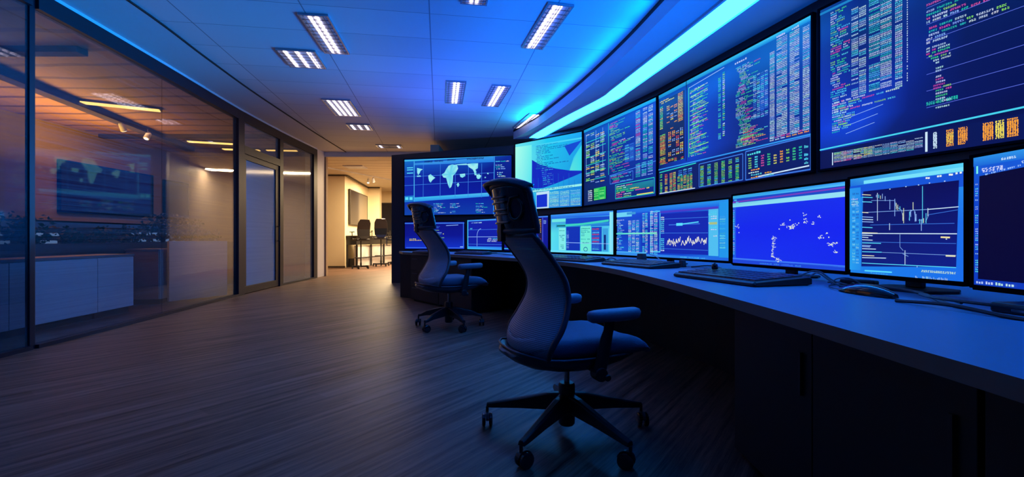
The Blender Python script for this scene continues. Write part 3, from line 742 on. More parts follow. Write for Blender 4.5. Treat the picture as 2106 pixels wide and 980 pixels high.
# --- world map screen
def draw_map(D):
    dk = (10, 30, 150)
    D.basegrid([[(18, 70, 170), (16, 60, 165), (14, 60, 170), (14, 50, 160)], [(14, 42, 170), (12, 34, 165), (10, 28, 160), (8, 26, 140)], [(14, 40, 165), (10, 26, 150), (8, 22, 140), (8, 24, 130)], [(18, 110, 200), (16, 90, 200), (14, 80, 190), (10, 40, 150)]])
    Z = lambda x, y: D.P(800 + x / 3.5, 280 + y / 3.5)
    D.quad([Z(185, 195), Z(755, 145), Z(755, 185), Z(185, 208)], [(60, 150, 230), (50, 150, 230), (30, 120, 225), (40, 130, 220)])
    D.quad([Z(110, 172), Z(885, 112), Z(885, 122), Z(110, 182)], (70, 190, 235), 2)
    for x, yy in ((255, 185), (330, 180), (420, 172), (560, 165), (620, 160)):
        u, v = Z(x, yy); D.word(u, v - .012, 9, .009, .03, (8, 20, 80))
    D.quad([Z(185, 440), Z(720, 405), Z(720, 432), Z(185, 470)], [(60, 190, 240), (80, 190, 240), (50, 150, 235), (40, 140, 230)])
    D.quad([Z(110, 430), Z(185, 425), Z(185, 468), Z(110, 475)], (30, 120, 205))
    D.path([Z(182, 180), Z(182, 470)], .02, (70, 170, 235), 3)
    D.path([Z(760, 140), Z(752, 560)], .016, (60, 150, 235), 3)
    for a, b in (((110, 355), (755, 318)), ((110, 292), (755, 262))): D.path([Z(*a), Z(*b)], .009, (60, 130, 230), 2)
    for x in (248, 370, 478, 572, 668): D.path([Z(x, 195), Z(x - 2, 440)], .009, (60, 130, 230), 2)
    land = [(150, 235, 245), (120, 220, 240), (170, 240, 240), (95, 205, 235)]
    for i, pl in enumerate(([(202, 228), (222, 232), (244, 238), (228, 248), (222, 264), (210, 280), (204, 262)], [(200, 284), (226, 282), (232, 290), (204, 292)],
        [(284, 282), (300, 272), (318, 288), (334, 298), (312, 316), (300, 334), (290, 322), (284, 300)],
        [(380, 275), (400, 262), (412, 238), (430, 212), (455, 202), (476, 206), (490, 202), (498, 232), (482, 262), (462, 284), (460, 330), (448, 366), (436, 374), (426, 350), (412, 300), (392, 296)],
        [(486, 202), (560, 196), (562, 206), (498, 208)], [(510, 272), (548, 268), (550, 286), (528, 298), (514, 292)],
        [(560, 200), (600, 194), (642, 194), (640, 230), (622, 240), (632, 258), (616, 264), (604, 240), (576, 222)],
        [(612, 262), (628, 262), (632, 280), (618, 280)], [(630, 276), (650, 272), (664, 284), (656, 304), (640, 308), (630, 296)],
        [(486, 345), (500, 334), (508, 350), (496, 366)], [(706, 264), (716, 262), (718, 272), (708, 272)], [(688, 292), (698, 292), (698, 300), (689, 300)])):
        n = len(pl); cx = sum(p[0] for p in pl) / n; cy = sum(p[1] for p in pl) / n
        for k in range(n): D.quad([Z(cx, cy), Z(*pl[k]), Z(*pl[(k + 1) % n])], [land[i % 4], land[(i + k) % 4], land[(i + k + 1) % 4]], 3)
    for x, y in ((130, 228), (130, 243), (130, 266)): D.path([Z(x, y), Z(x + 44, y - 2)], .02, 'cyan', 3)
    for x in (205, 320, 440, 625): 
        u, v = Z(x, 470); D.code(u, .03, u + .13, v - .02, 8, ['cyan', 'white', 'teal', 'pale', 'dim'], .012, gap=.1)
    u0, _ = Z(768, 150); D.code(u0, .42, .99, .93, 16, ['cyan', 'white', 'pale', 'teal'], .014, gap=.25)
    D.code(u0, .03, .99, .3, 9, ['cyan', 'pale'], .014, gap=.2)
    for x in (118, 148): a, b = Z(x, 450); D.rect(a, b - .02, a + .03, b + .03, (90, 220, 245), 3)
a_, b_ = WALLP[0], WALLP[1]
PLm, PRm = plan_at(832, a_, b_, .03), plan_at(1052, a_, b_, .03)
wall_display('wall_screen', 'far wall screen with the glowing world map, leftmost on the video wall', PLm, PRm, 1.52, 2.76, draw_map, seed=2)
# --- cyan screen with dark swoosh
def draw_swoosh(D):
    Z = lambda x, y: D.P(800 + x / 3.5, 280 + y / 3.5)
    D.basegrid([[(70, 200, 235), (30, 140, 225), (20, 110, 215)], [(120, 235, 240), (30, 190, 235), (25, 150, 225)], [(110, 230, 240), (30, 200, 235), (30, 160, 230)]])
    D.quad([Z(905, 80), Z(1028, 62), Z(1028, 480), Z(905, 480)], [(170, 255, 235), (110, 240, 235), (70, 220, 240), (120, 245, 240)], 1)
    nv = (18, 40, 190)
    # dark swoosh
    D.quad([Z(1030, 170), Z(1090, 205), Z(1180, 240), Z(1060, 376), Z(1028, 372)], nv, 2)
    D.quad([Z(1090, 205), Z(1200, 232), Z(1300, 246), Z(1392, 248), Z(1392, 262), Z(1300, 300), Z(1200, 340), Z(1110, 372), Z(1060, 376)], nv, 2)
    D.quad([Z(1262, 68), Z(1392, 28), Z(1340, 90), Z(1300, 140)], (20, 70, 205), 2)
    D.quad([Z(1392, 58), Z(1392, 246), Z(1300, 246), Z(1330, 150)], [(40, 210, 235), (60, 220, 230), (90, 225, 220), (50, 200, 240)], 2)
    D.code(.34, .58, .82, .93, 15, [(10, 120, 190), (20, 100, 180), (10, 90, 200)], .018, gap=.05)
    D.code(.42, .34, .62, .6, 9, [(60, 110, 230), (60, 170, 240)], .018, gap=.1)
    D.quad([Z(1028, 388), Z(1392, 340), Z(1392, 356), Z(1028, 404)], (150, 240, 235), 3)
    D.path([Z(1030, 70), Z(1392, 12)], .03, (70, 210, 240), 3)
    D.quad([Z(1062, 404), Z(1155, 392), Z(1152, 520), Z(1062, 524)], (190, 225, 245), 3)
    D.quad([Z(1064, 424), Z(1140, 414), Z(1140, 506), Z(1064, 512)], (20, 50, 205), 4)
    D.cols(D.U(1131), .02, .995, .235, 11, 3, [(150, 240, 250), (110, 225, 250), (180, 245, 240)], n=9, fill=.92)
    D.code(.27, .24, .98, .3, 2, [(20, 90, 190)], .018, gap=0)
    for k in range(9): u = .3 + .075 * k; D.path([(u, .25), (u, .33 + .2 * D.r.random())], .006, (20, 110, 200), 3)
a_, b_ = WALLP[1], WALLP[2]
wall_display('wall_screen', 'bright cyan wall screen with a dark blue swoosh, second from the left', plan_at(1060, a_, b_, .03), plan_at(1197, a_, b_, .03), WB, WT, draw_swoosh, seed=3)
# --- code screens
a_, b_ = WALLP[2], WALLP[3]
def draw_c3(D):
    D.basegrid([[(8, 24, 80), (10, 40, 130)], [(8, 26, 100), (12, 50, 170)], [(8, 26, 105), (12, 50, 180)]])
    u = D.U
    D.rect(0, .965, 1, 1, [(20, 130, 190), (20, 150, 220), (40, 180, 235), (30, 160, 200)])
    D.cols(u(1206), .27, u(1246), .93, 30, 4, ['white', 'lime', 'pale', 'yellow'], n=3, p=.55)
    for k in range(6): D.path([(u(1205), .3 + .1 * k + .02), (u(1246), .3 + .1 * k + .02)], .012, 'teal', 2)
    for x in (1206, 1226, 1240): D.path([(u(x), .4), (u(x), .93)], .01, 'pale', 2)
    D.rect(u(1212), .045, u(1248), .2, (8, 20, 60), 1)
    D.rect(u(1222), .05, u(1246), .2, (40, 200, 90), 2)
    D.cols(u(1222), .055, u(1246), .195, 10, 2, [(150, 240, 140), (20, 140, 70)], n=6)
    D.cols(u(1210), .05, u(1221), .2, 6, 1, ['white'], n=4)
    D.path([(u(1252), .33), (u(1252), .95)], .014, 'teal', 2)
    D.code(u(1254), .56, u(1305), .94, 26, ['green', 'green', 'pink', 'white', 'lime'], .03, gap=.08)
    D.code(u(1254), .33, u(1300), .56, 15, ['green', 'lime', 'pink', 'teal'], .03, gap=.05)
    D.rect(u(1285), .42, u(1306), .62, (20, 70, 180), 1); D.cols(u(1286), .43, u(1306), .62, 13, 2, ['dim', 'cyan'], n=4)
    D.cols(u(1308), .4, u(1320), .95, 34, 1, ['cyan', 'white', 'pink', 'pale'], n=5)
    D.cols(u(1323), .4, u(1346), .95, 34, 2, ['cyan', 'pale', 'white', 'teal'], n=5)
    D.cols(u(1308), .23, u(1346), .38, 10, 3, ['teal', 'cyan', 'pale'], n=4)
    D.path([(u(1254), .315), (1, .355)], .012, 'dim', 2)
    D.frame(u(1255), .215, u(1302), .31, .012, 'dim', 2); D.code(u(1257), .22, u(1300), .31, 6, ['green', 'pink', 'cyan'], .03, gap=0)
    D.frame(u(1266), .03, u(1346), .19, .012, 'teal', 2); D.rect(u(1268), .1, u(1344), .17, [(20, 120, 110), (20, 110, 140), (30, 130, 170), (20, 110, 120)], 1)
    D.code(u(1268), .04, u(1345), .185, 6, ['green', 'white', 'pink', 'lime', 'yellow'], .035, gap=0)
    D.rect(u(1310), .035, u(1344), .045, 'yellow', 3)
wall_display('wall_screen', 'narrow wall screen of green and pink code, third from the left', plan_at(1201, a_, b_, .03), plan_at(1350, a_, b_, .03), WB, WT, draw_c3, seed=4)
a_, b_ = WALLP[3], WALLP[4]
def draw_c4(D):
    u = D.U; n = (10, 34, 120)
    D.basegrid([[(8, 24, 90), (8, 30, 100), (10, 34, 120), (10, 34, 110)], [(8, 28, 105), (14, 62, 200), (10, 34, 125), (12, 50, 150)], [(8, 26, 100), (14, 60, 190), (10, 30, 120), (12, 50, 160)], [(10, 60, 150), (12, 70, 180), (16, 90, 190), (20, 110, 200)]])
    D.rect(0, .965, 1, 1, [(20, 120, 190), (20, 130, 220), (60, 200, 250), (30, 160, 220)])
    D.rect(u(1356), .3, u(1408), .93, (14, 22, 70), 1)
    D.code(u(1358), .9, u(1396), .94, 2, ['yellow', 'orange'], .03, gap=0)
    D.cols(u(1358), .62, u(1366), .88, 16, 1, ['green', 'lime', 'yellow'], n=3); D.cols(u(1395), .66, u(1408), .93, 18, 1, ['orange', 'yellow'], n=5)
    D.cols(u(1372), .62, u(1395), .86, 14, 3, ['orange', 'pale', 'yellow'], n=3, p=.4)
    D.cols(u(1358), .3, u(1372), .6, 20, 1, ['orange', 'yellow', 'lime'], n=6)
    D.cols(u(1375), .36, u(1408), .6, 16, 4, ['orange', 'red', 'yellow', 'pale'], n=2, p=.7)
    D.cols(u(1357), .3, u(1408), .34, 3, 8, ['orange', 'lime', 'red'], n=2, p=.6)
    D.path([(u(1412), .27), (u(1412), 1)], .012, (4, 8, 30), 3)
    D.path([(u(1417), .3), (u(1417), .93)], .012, 'green', 2)
    D.path([(u(1417), .925), (u(1490), .95)], .008, 'pale', 2)
    D.code(u(1418), .3, u(1458), .9, 50, ['green', 'green', 'lime', 'white', 'white', 'teal', 'pink'], .015, gap=.06, fill=.9)
    for k in range(14): v = .33 + .042 * k; D.path([(u(1420), v), (u(1436 + 22 * D.r.random()), v + .012)], .008, 'lime', 3)
    D.cols(u(1478), .38, u(1485), .9, 40, 1, ['teal', 'green', 'cyan'], n=3, p=.8); D.cols(u(1487), .38, u(1493), .92, 34, 1, ['lime', 'white', 'teal'], n=2)
    D.code(u(1512), .925, u(1560), .95, 1, ['white'], .03, gap=0)
    D.code(u(1514), .27, u(1566), .9, 54, ['green', 'green', 'white', 'white', 'lime', 'cyan', 'pink'], .015, gap=.02, fill=1, fine=True)
    D.rect(u(1562), .5, u(1580), .76, (18, 70, 180), 1); D.cols(u(1550), .45, u(1582), .78, 24, 4, ['cyan', 'pale', 'dim'], n=4)
    D.code(u(1520), .27, u(1582), .42, 14, ['pink', 'lime', 'orange', 'cyan'], .026, gap=0)
    for x0, x1, t in ((1584, 1594, .9), (1598, 1620, .96), (1625, 1645, .96), (1652, 1666, .95)):
        D.cols(u(x0), .27, u(x1), t, 58, 1 if x1 - x0 < 15 else 2, ['cyan', 'white', 'white', 'pale', 'white'], n=5, fill=1.)
        D.code(u(x0), t + .005, u(x1), t + .03, 1, ['white'], .02, gap=0)
    D.cols(u(1584), .255, u(1668), .285, 2, 7, ['pink', 'orange', 'white'], n=4)
    D.path([(0, .255), (1, .235)], .014, (50, 150, 240), 3)
    D.rect(0, 0, 1, .235, (9, 26, 100), 1)
    D.path([(u(1357), .225), (u(1432), .232)], .014, 'teal', 3)
    D.cols(u(1358), .02, u(1364), .21, 14, 1, ['green', 'lime'], n=3); D.cols(u(1368), .02, u(1375), .2, 12, 1, ['orange', 'yellow', 'red'], n=3)
    D.cols(u(1378), .02, u(1392), .2, 14, 2, ['yellow', 'lime', 'orange'], n=3); D.cols(u(1394), .02, u(1426), .15, 10, 5, ['lime', 'green', 'yellow'], n=3)
    D.cols(u(1396), .15, u(1426), .21, 3, 3, ['cyan', 'dim'], n=4); D.path([(u(1357), .015), (u(1430), .012)], .01, 'white', 3)
    D.frame(u(1438), .015, u(1528), .215, .01, 'dim', 2)
    for k in range(6): x = 1441 + 14.5 * k; D.cols(u(x), .02, u(x + 9), .2, 14, 1, ['lime', 'green', 'lime', 'cyan'], n=4)
    D.frame(u(1534), .01, u(1668), .225, .012, 'dim', 2); D.code(u(1538), .19, u(1660), .22, 1, ['cyan', 'pale'], .03, gap=0)
    for k in range(9): x = 1540 + 13 * k; D.cols(u(x), .09, u(x + 8), .18, 5, 1, [['lime', 'cyan', 'pink', 'green', 'yellow', 'orange', 'lime', 'green', 'teal'][k]], n=3)
    D.code(u(1540), .015, u(1595), .09, 4, ['white', 'green', 'orange', 'cyan'], .03, gap=0); D.path([(u(1560), .02), (u(1665), .035)], .012, 'white', 3)
    D.cols(u(1655), .05, u(1666), .18, 5, 1, ['cyan'], n=3, p=.6)
wall_display('wall_screen', 'large wall screen of dense code with orange panel at its left, fourth from the left', plan_at(1355, a_, b_, .03), plan_at(1669, a_, b_, .03), WB, WT, draw_c4, seed=5)
a_, b_ = WALLP[4], WALLP[5]
def draw_c5(D):
    u = D.U; P = D.P
    k, m, b = (8, 16, 78), (10, 30, 130), (16, 62, 215)
    D.basegrid([[(10, 40, 120), (10, 34, 110), (8, 16, 80), (7, 12, 70), (7, 12, 70)], [b, (18, 66, 215), (8, 28, 120), (8, 18, 90), (7, 14, 78)], [(14, 50, 180), (10, 34, 140), (10, 34, 140), (8, 18, 84), (7, 14, 76)], [(12, 50, 150), (8, 20, 90), (10, 26, 110), (7, 14, 76), (7, 14, 76)], [(14, 70, 150), (10, 40, 130), (10, 40, 140), (8, 20, 90), (8, 20, 90)]])
    D.path([(0, .975), (1, .975)], .02, (30, 130, 200), 2)
    lv = P(1690, 308)[1]
    # left code block with number columns
    D.code(u(1709), .235, u(1752), .96, 52, ['green', 'white', 'white', 'teal', 'cyan', 'lime', 'pink'], .0135, fine=True, gap=.05, fill=1)
    D.cols(u(1752), .4, u(1784), .92, 44, 2, ['pale', 'cyan', 'white', 'white'], n=5, p=.7, fine=True, fill=.9)
    D.cols(u(1788), .4, u(1836), .95, 50, 2, ['cyan', 'white', 'white', 'teal'], n=7, fill=.96, fine=True)
    D.cols(u(1842), .38, u(1858), .95, 50, 1, ['white', 'white', 'cyan'], n=4, fine=True, fill=.95)
    D.cols(u(1866), .4, u(1869), .95, 44, 1, ['white'], n=1)
    D.code(u(1712), .33, u(1870), .4, 5, ['pink', 'white', 'white', 'lime', 'cyan'], .0135, fine=True, gap=0)
    D.code(u(1712), .21, u(1760), .33, 9, ['cyan', 'teal', 'lime', 'white'], .0135, fine=True, gap=0, fill=1)
    for a, b2 in ((.31, .4), (.265, .3), (.22, .24)): D.path([(u(1740), a - .03), (u(1740 + 110 * (b2 + .3)), a + .0)], .0035, 'pale', 3)
    # right block of long lines
    rows = 30
    for i in range(9): D.path([(u(1906), .235 + i * .085), (1, .245 + i * .085)], .0035, (90, 110, 225), 2)
    D.code(u(1906), .56, u(2080), .95, 22, ['white', 'pale', 'white', 'white', 'lime', 'teal', 'pink'], .0125, fine=True, gap=.15, fill=.6)
    D.code(u(1906), .22, u(1960), .56, 24, ['green', 'white', 'white', 'lime', 'pink'], .0115, fine=True, gap=.15, fill=.8)
    D.code(u(1906), .245, u(2100), .275, 1, ['teal'], .013, fine=True, gap=0, fill=1)
    D.rect(u(2062), .8, u(2090), .83, (30, 205, 170), 3); D.rect(u(2092), .8, 1, .83, (30, 205, 170), 3)
    D.path([(0, lv), (1, lv + .02)], .012, (70, 210, 240), 4)
    D.rect(0, 0, 1, lv - .008, (9, 20, 84), 1)
    D.path([(u(1713), .015), (u(1713), lv - .03)], .008, 'white', 3)
    D.cols(u(1716), .03, u(1900), lv - .03, 8, 12, ['white', 'white', 'pale', 'cyan'], n=6, fill=.95, fine=True)
    D.cols(u(1716), .03, u(1800), lv - .03, 8, 4, ['yellow', 'lime', 'pink'], n=5, p=.6)
    D.path([(u(1906), .01), (u(1906), lv - .01)], .014, 'white', 3)
    for r_ in range(5):
        v = .02 + r_ * (lv - .05) / 5; h_ = .026
        D.word(u(1920), v, 2, .009, h_, 'white', True)
        D.word(u(1947), v, 4, .0078, h_, C_['yellow'] if r_ % 2 else C_['orange'], True); D.word(u(1971), v, D.r.choice((4, 5)), .0078, h_, C_['orange'], True)
        D.word(u(2022), v, 5, .008, h_, C_['orange'], True); D.word(u(2048), v, 4, .008, h_, C_['yellow'], True); D.word(u(2072), v, 5, .008, h_, C_['orange'], True)
a5, b5 = plan_at(1687, a_, b_, .03), plan_at(2135, a_, b_, .03)
wall_display('wall_screen', 'nearest wall screen of code with orange figures at its foot, rightmost', a5, b5, WB, WT, draw_c5, seed=6)
# ------------------------------------------------------------------ the long curved desk
DZ = .78
FE = [(-1.78, 7.52), (-1.1, 6.72), (-.315, 5.72), (.38, 4.6), (.70, 3.6), (.80, 2.6), (.815, 1.7), (.80, .7), (.78, -.8)]
BE = [(-1.98, 8.1), (-1.3, 7.75), (.0, 7.15), (1.3, 5.5), (1.95, 4.0), (2.15, 2.8), (2.25, 1.7), (2.3, .7), (2.3, -.8)]
F2 = [(p.x, p.y) for p in catmull([(*p, 0) for p in FE], 8)]; B2 = [(p.x, p.y) for p in catmull([(*p, 0) for p in BE], 8)]
dk = thing('control_desk', 'long curved blue-lit control desk sweeping under the row of monitors', 'desk', (.8, 3.0, 0))
sh2 = lambda P: [(x - .8, y - 3.0) for x, y in P]
m_ = MB(); m_.ribbon(sh2(F2), sh2(B2), DZ - .038, DZ, 0, 1); m_.build('worktop', ['desk_top', 'desk_edge'], dk)
# modesty panel well back under the worktop
mid = [(a[0] * .35 + b[0] * .65, a[1] * .35 + b[1] * .65) for a, b in zip(F2, B2)]
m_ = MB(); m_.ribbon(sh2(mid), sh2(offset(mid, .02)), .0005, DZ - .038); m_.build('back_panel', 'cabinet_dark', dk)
def pedestal(p0, p1, dep, label, ndraw=0, ndoor=0, z1=DZ - .042):
    d = Vector((p1[0] - p0[0], p1[1] - p0[1])); W = d.length
    t = thing('desk_pedestal', label, 'cabinet', (*p0, 0), math.atan2(d.y, d.x), 'dark cabinets under the control desk')
    a = MB(); a.box(0, .02, .03, W, dep, z1); a.box(.02, .05, 0, W - .02, dep - .02, .03); a.build('carcass', 'cabinet_dark', t, bevel=.003)
    if ndoor:
        for k in range(ndoor):
            a = MB(); a.box(W * k / ndoor + .003, 0, .035, W * (k + 1) / ndoor - .003, .018, z1 - .01); dd = a.build('door', 'cabinet_dark', t, bevel=.002)
            a = MB(); x = W * (k + 1) / ndoor - .06; a.box(x, -.012, .45, x + .012, -.0005, .6); a.build('handle', 'black_plastic', dd)
    if ndraw:
        hs = [.035, .27, .5, z1 - .008]
        for lo, hi in zip(hs, hs[1:]):
            a = MB(); a.box(.003, 0, lo + .003, W - .003, .018, hi - .003); dd = a.build('drawer', 'cabinet_dark', t, bevel=.002)
            a = MB(); a.box(.06, -.012, hi - .06, .24, -.0005, hi - .048); a.build('handle', 'frame_plastic', dd)
def along(P, f):
    L_ = [0]
    for a, b in zip(P, P[1:]): L_.append(L_[-1] + math.dist(a, b))
    s = f * L_[-1]
    for i in range(len(P) - 1):
        if L_[i] <= s <= L_[i+1]:
            t = (s - L_[i]) / (L_[i+1] - L_[i]); return (P[i][0] + (P[i+1][0] - P[i][0]) * t, P[i][1] + (P[i+1][1] - P[i][1]) * t)
IN = offset(F2, .05)
def at_y(P, y):
    for a, b in zip(P, P[1:]):
        if min(a[1], b[1]) <= y <= max(a[1], b[1]): t = (y - a[1]) / (b[1] - a[1]); return (a[0] + (b[0] - a[0]) * t, y)
pA, pB, pC = at_y(IN, 7.42), at_y(IN, 6.78), at_y(IN, 6.1)
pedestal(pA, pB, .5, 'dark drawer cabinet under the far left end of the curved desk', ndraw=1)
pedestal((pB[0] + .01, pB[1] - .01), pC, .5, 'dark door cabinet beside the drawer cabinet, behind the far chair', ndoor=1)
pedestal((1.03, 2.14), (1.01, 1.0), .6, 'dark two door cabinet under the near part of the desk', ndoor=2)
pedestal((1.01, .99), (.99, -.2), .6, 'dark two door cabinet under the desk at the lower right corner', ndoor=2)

# ------------------------------------------------------------------ desk monitors
def monitor(label, PL, PR, draw, h=.44, seed=1, z0=.84, bz=.012):
    PL, PR = Vector(PL), Vector(PR); d = PR - PL; W = d.length; mid = (PL + PR) / 2
    t = thing('desk_monitor', label, 'monitor', (mid.x, mid.y, DZ), math.atan2(d.y, d.x), 'monitors in a row on the curved desk')
    w2 = W / 2; zb = z0 - DZ
    a = MB(); a.box(-w2 - bz, -.006, zb - bz, -w2, .03, zb + h + bz); a.box(w2, -.006, zb - bz, w2 + bz, .03, zb + h + bz)
    a.box(-w2, -.006, zb - bz - .006, w2, .03, zb); a.box(-w2, -.006, zb + h, w2, .03, zb + h + bz); a.build('bezel', 'bezel', t, bevel=.002)
    a = MB(); a.box(-w2, .002, zb, w2, .03, zb + h); a.box(-w2 * .5, .03, zb + .08, w2 * .5, .06, zb + h - .08); a.build('rear_casing', 'black_plastic', t)
    a = MB(); a.box(-.035, .06, .012, .035, .085, zb + h * .5); a.build('stand_neck', 'black_plastic', t, bevel=.004)
    a = MB(); a.prism([(-.13, -.04), (.13, -.04), (.15, .1), (.1, .17), (-.1, .17), (-.15, .1)], 0.0005, .012); a.build('stand_base', 'black_plastic', t, bevel=.003)
    D = Draw(PL, PR, z0, h, seed); draw(D); D.attach(t, 0, zb); return t

def dA(D):
    D.basegrid([[(20, 50, 200), (20, 50, 200)], [(14, 22, 140), (14, 22, 145)], [(12, 18, 120), (14, 20, 130)]])
    D.rect(0, .93, 1, .97, (60, 120, 235), 1); D.code(.5, .4, .68, .86, 10, ['pale', 'lime', 'yellow', 'dim'], .02, gap=.2)
    D.rect(.02, .02, .98, .05, (60, 110, 240), 1); D.path([(.7, .86), (.9, .88)], .008, 'pale'); D.rect(.93, .06, .98, .09, 'pale', 2)
    D.path([(.985, .03), (.985, .97)], .012, (50, 110, 235), 2); D.code(.08, .3, .3, .4, 2, ['yellow', 'lime'], .03, gap=0)
def dB(D):
    D.base((16, 30, 165)); D.rect(0, 0, 1, .1, [(60, 190, 245), (50, 150, 245), (40, 110, 235), (40, 120, 235)]); D.rect(0, 0, .03, 1, (60, 180, 245), 2)
    D.rect(0, .95, 1, 1, (60, 140, 235), 1); D.code(.1, .88, .8, .94, 1, ['pale', 'white'], .02, gap=0); D.code(.06, .68, .3, .76, 1, ['cyan', 'white'], .02, gap=0)
    D.path([(0, .66), (1, .66)], .006, 'dim'); D.path([(0, .42), (1, .42)], .006, 'pale'); D.path([(0, .17), (1, .17)], .006, 'dim')
    D.path([(.42 + .12 * math.cos(a), .45 + .24 * math.sin(a)) for a in [PI - .1 - k * .18 for k in range(9)]], .008, 'pale'); D.path([(.3, .1), (.3, .48)], .008, 'pale')
    D.code(.6, .26, .95, .4, 3, ['white', 'cyan'], .02, gap=.1)
def dC(D):
    D.base((16, 24, 150)); D.rect(0, .96, 1, 1, (60, 120, 225), 1); D.path([(0, .42), (.8, .42)], .006, 'pale'); D.path([(0, .66), (.8, .66)], .006, 'dim')
    D.rect(.8, .0, .875, .95, (30, 18, 70), 1); D.cols(.81, .48, .87, .93, 9, 1, ['orange', 'orange', 'yellow'], n=3); D.rect(.876, 0, .9, .97, (60, 70, 200), 2)
    D.cols(.91, .78, .98, .93, 4, 1, ['pale'], n=4); D.cols(.82, .04, .87, .4, 6, 1, ['red', 'pale'], n=3); D.cols(.91, .05, .98, .16, 3, 1, ['pale', 'dim'], n=4)
    D.path([(0, .05), (.8, .05)], .012, (60, 190, 245)); D.code(.1, .1, .6, .3, 4, ['white', 'cyan'], .02, gap=.2)
def dD(D):
    D.basegrid([[(90, 220, 245), (60, 200, 245), (80, 215, 245)], [(90, 225, 235), (50, 190, 235), (90, 215, 240)], [(40, 110, 225), (26, 80, 215), (60, 150, 235)]])
    D.rect(0, .9, 1, 1, [(30, 100, 225), (30, 90, 230), (60, 150, 240), (60, 150, 240)], 1)
    D.quad([(.02, .88), (.27, .88), (.27, .8), (.02, .8)], (110, 230, 225), 1); D.rect(.27, .74, .95, .88, (22, 70, 200), 1)
    D.rect(.1, .66, .95, .74, [(30, 140, 200), (30, 100, 215), (50, 150, 225), (40, 180, 200)], 2); D.path([(.13, .69), (.55, .72), (.94, .78)], .022, (60, 210, 190), 3)
    D.rect(.12, .68, .27, .71, (10, 60, 110), 4)
    D.rect(.15, .06, .27, .64, (130, 235, 235), 2); D.code(.16, .1, .26, .6, 12, [(60, 180, 170), (40, 150, 190)], .02)
    D.rect(.28, .06, .51, .66, (18, 50, 180), 2); D.cols(.29, .1, .34, .58, 14, 1, ['dim', 'pale'], n=5); D.path([(.28, .26), (.95, .24)], .006, 'pale', 3)
    D.rect(.52, .05, .68, .68, (110, 235, 215), 2); D.code(.53, .25, .67, .64, 9, [(40, 150, 160), (60, 190, 200)], .02); D.path([(.6 + .03 * math.cos(a), .1 + .05 * math.sin(a)) for a in [k * .7 for k in range(10)]], .008, (20, 90, 160), 3)
    D.rect(.69, .06, .84, .64, (26, 70, 195), 2); D.cols(.7, .1, .83, .62, 12, 1, ['cyan', 'dim', 'red'], n=9)
    D.rect(.85, .06, .93, .6, (60, 160, 225), 2); D.rect(.87, .1, .9, .45, (16, 40, 120), 3); D.rect(.95, 0, 1, .97, [(150, 235, 250), (120, 220, 250), (110, 220, 250), (150, 235, 245)], 3)
    D.rect(0, 0, 1, .05, (110, 225, 250), 3)
def dE(D):
    u = D.U
    D.basegrid([[(24, 90, 220), (20, 60, 200), (20, 70, 210), (30, 130, 235)], [(18, 60, 190), (16, 44, 175), (14, 36, 165), (30, 120, 225)], [(26, 90, 220), (26, 80, 220), (24, 70, 215), (30, 130, 235)]])
    D.rect(0, .9, 1, 1, [(30, 90, 225), (26, 100, 230), (40, 150, 235), (30, 110, 230)], 1); D.rect(u(1357), .86, u(1478), .9, (70, 60, 200), 2)
    D.rect(u(1268), .84, u(1300), .94, (110, 210, 245), 2); D.rect(u(1290), .88, u(1308), .93, (60, 150, 220), 3)
    D.code(u(1269), .12, u(1285), .8, 18, ['white', 'cyan', 'pale'], .014, gap=.05); D.rect(u(1293), .1, u(1318), .78, (22, 80, 205), 1)
    D.cols(u(1293), .08, u(1317), .76, 22, 3, ['cyan', 'white', 'pale'], n=3); D.cols(u(1322), .08, u(1334), .9, 24, 2, ['white', 'cyan'], n=3); D.cols(u(1338), .05, u(1355), .93, 26, 2, ['white', 'cyan', 'white'], n=3)
    D.rect(u(1268), .455, u(1352), .485, [(90, 225, 210), (130, 240, 200), (130, 240, 200), (90, 225, 210)], 4); D.frame(u(1339), .1, u(1358), .9, .008, 'cyan', 2)
    D.rect(u(1359), .08, u(1457), .84, (20, 40, 175), 2); D.cols(u(1360), .12, u(1369), .8, 18, 1, ['white', 'cyan'], n=4)
    for k, (dx, w_) in enumerate(((0, 4), (3, 3), (7, 5), (13, 4), (18, 2), (22, 4), (29, 6), (37, 3), (41, 3), (46, 4), (52, 3), (57, 4), (63, 3), (69, 6), (76, 4))):
        x = 1373 + dx; b = .24 + .03 * math.sin(k * 1.7) + .0006 * dx; D.path([(u(x), b), (u(x + w_ * .5), b + .09), (u(x + w_), b + .02), (u(x + w_ * 1.3), b + .06 * (k % 3))], .006, (240, 240, 225), 4)
    D.rect(u(1376), .615, u(1440), .63, 'dim', 3); D.rect(u(1392), .6, u(1405), .65, 'cyan', 4); D.path([(u(1405), .63), (u(1438), .655)], .008, 'cyan', 4)
    for v in (.74, .47, .17): D.path([(u(1359), v), (u(1457), v - .01)], .004, 'dim', 3)
    D.rect(u(1458), .07, u(1478), .86, (80, 190, 240), 2); D.code(u(1458), .1, u(1477), .84, 20, ['white', 'cyan'], .02); D.rect(u(1460), .6, u(1476), .64, (170, 190, 130), 4)
    D.rect(u(1480), .0, 1, .97, (34, 150, 235), 2); D.cols(u(1481), .2, u(1496), .75, 14, 1, [(110, 220, 245), (60, 180, 240)], n=7)
    D.rect(0, 0, 1, .05, [(60, 150, 240), (30, 100, 225), (30, 100, 225), (50, 140, 235)], 3); D.code(u(1400), .01, u(1460), .045, 1, ['cyan'], .016, gap=0)
    D.rect(0, .05, u(1330), .08, (70, 170, 240), 3)
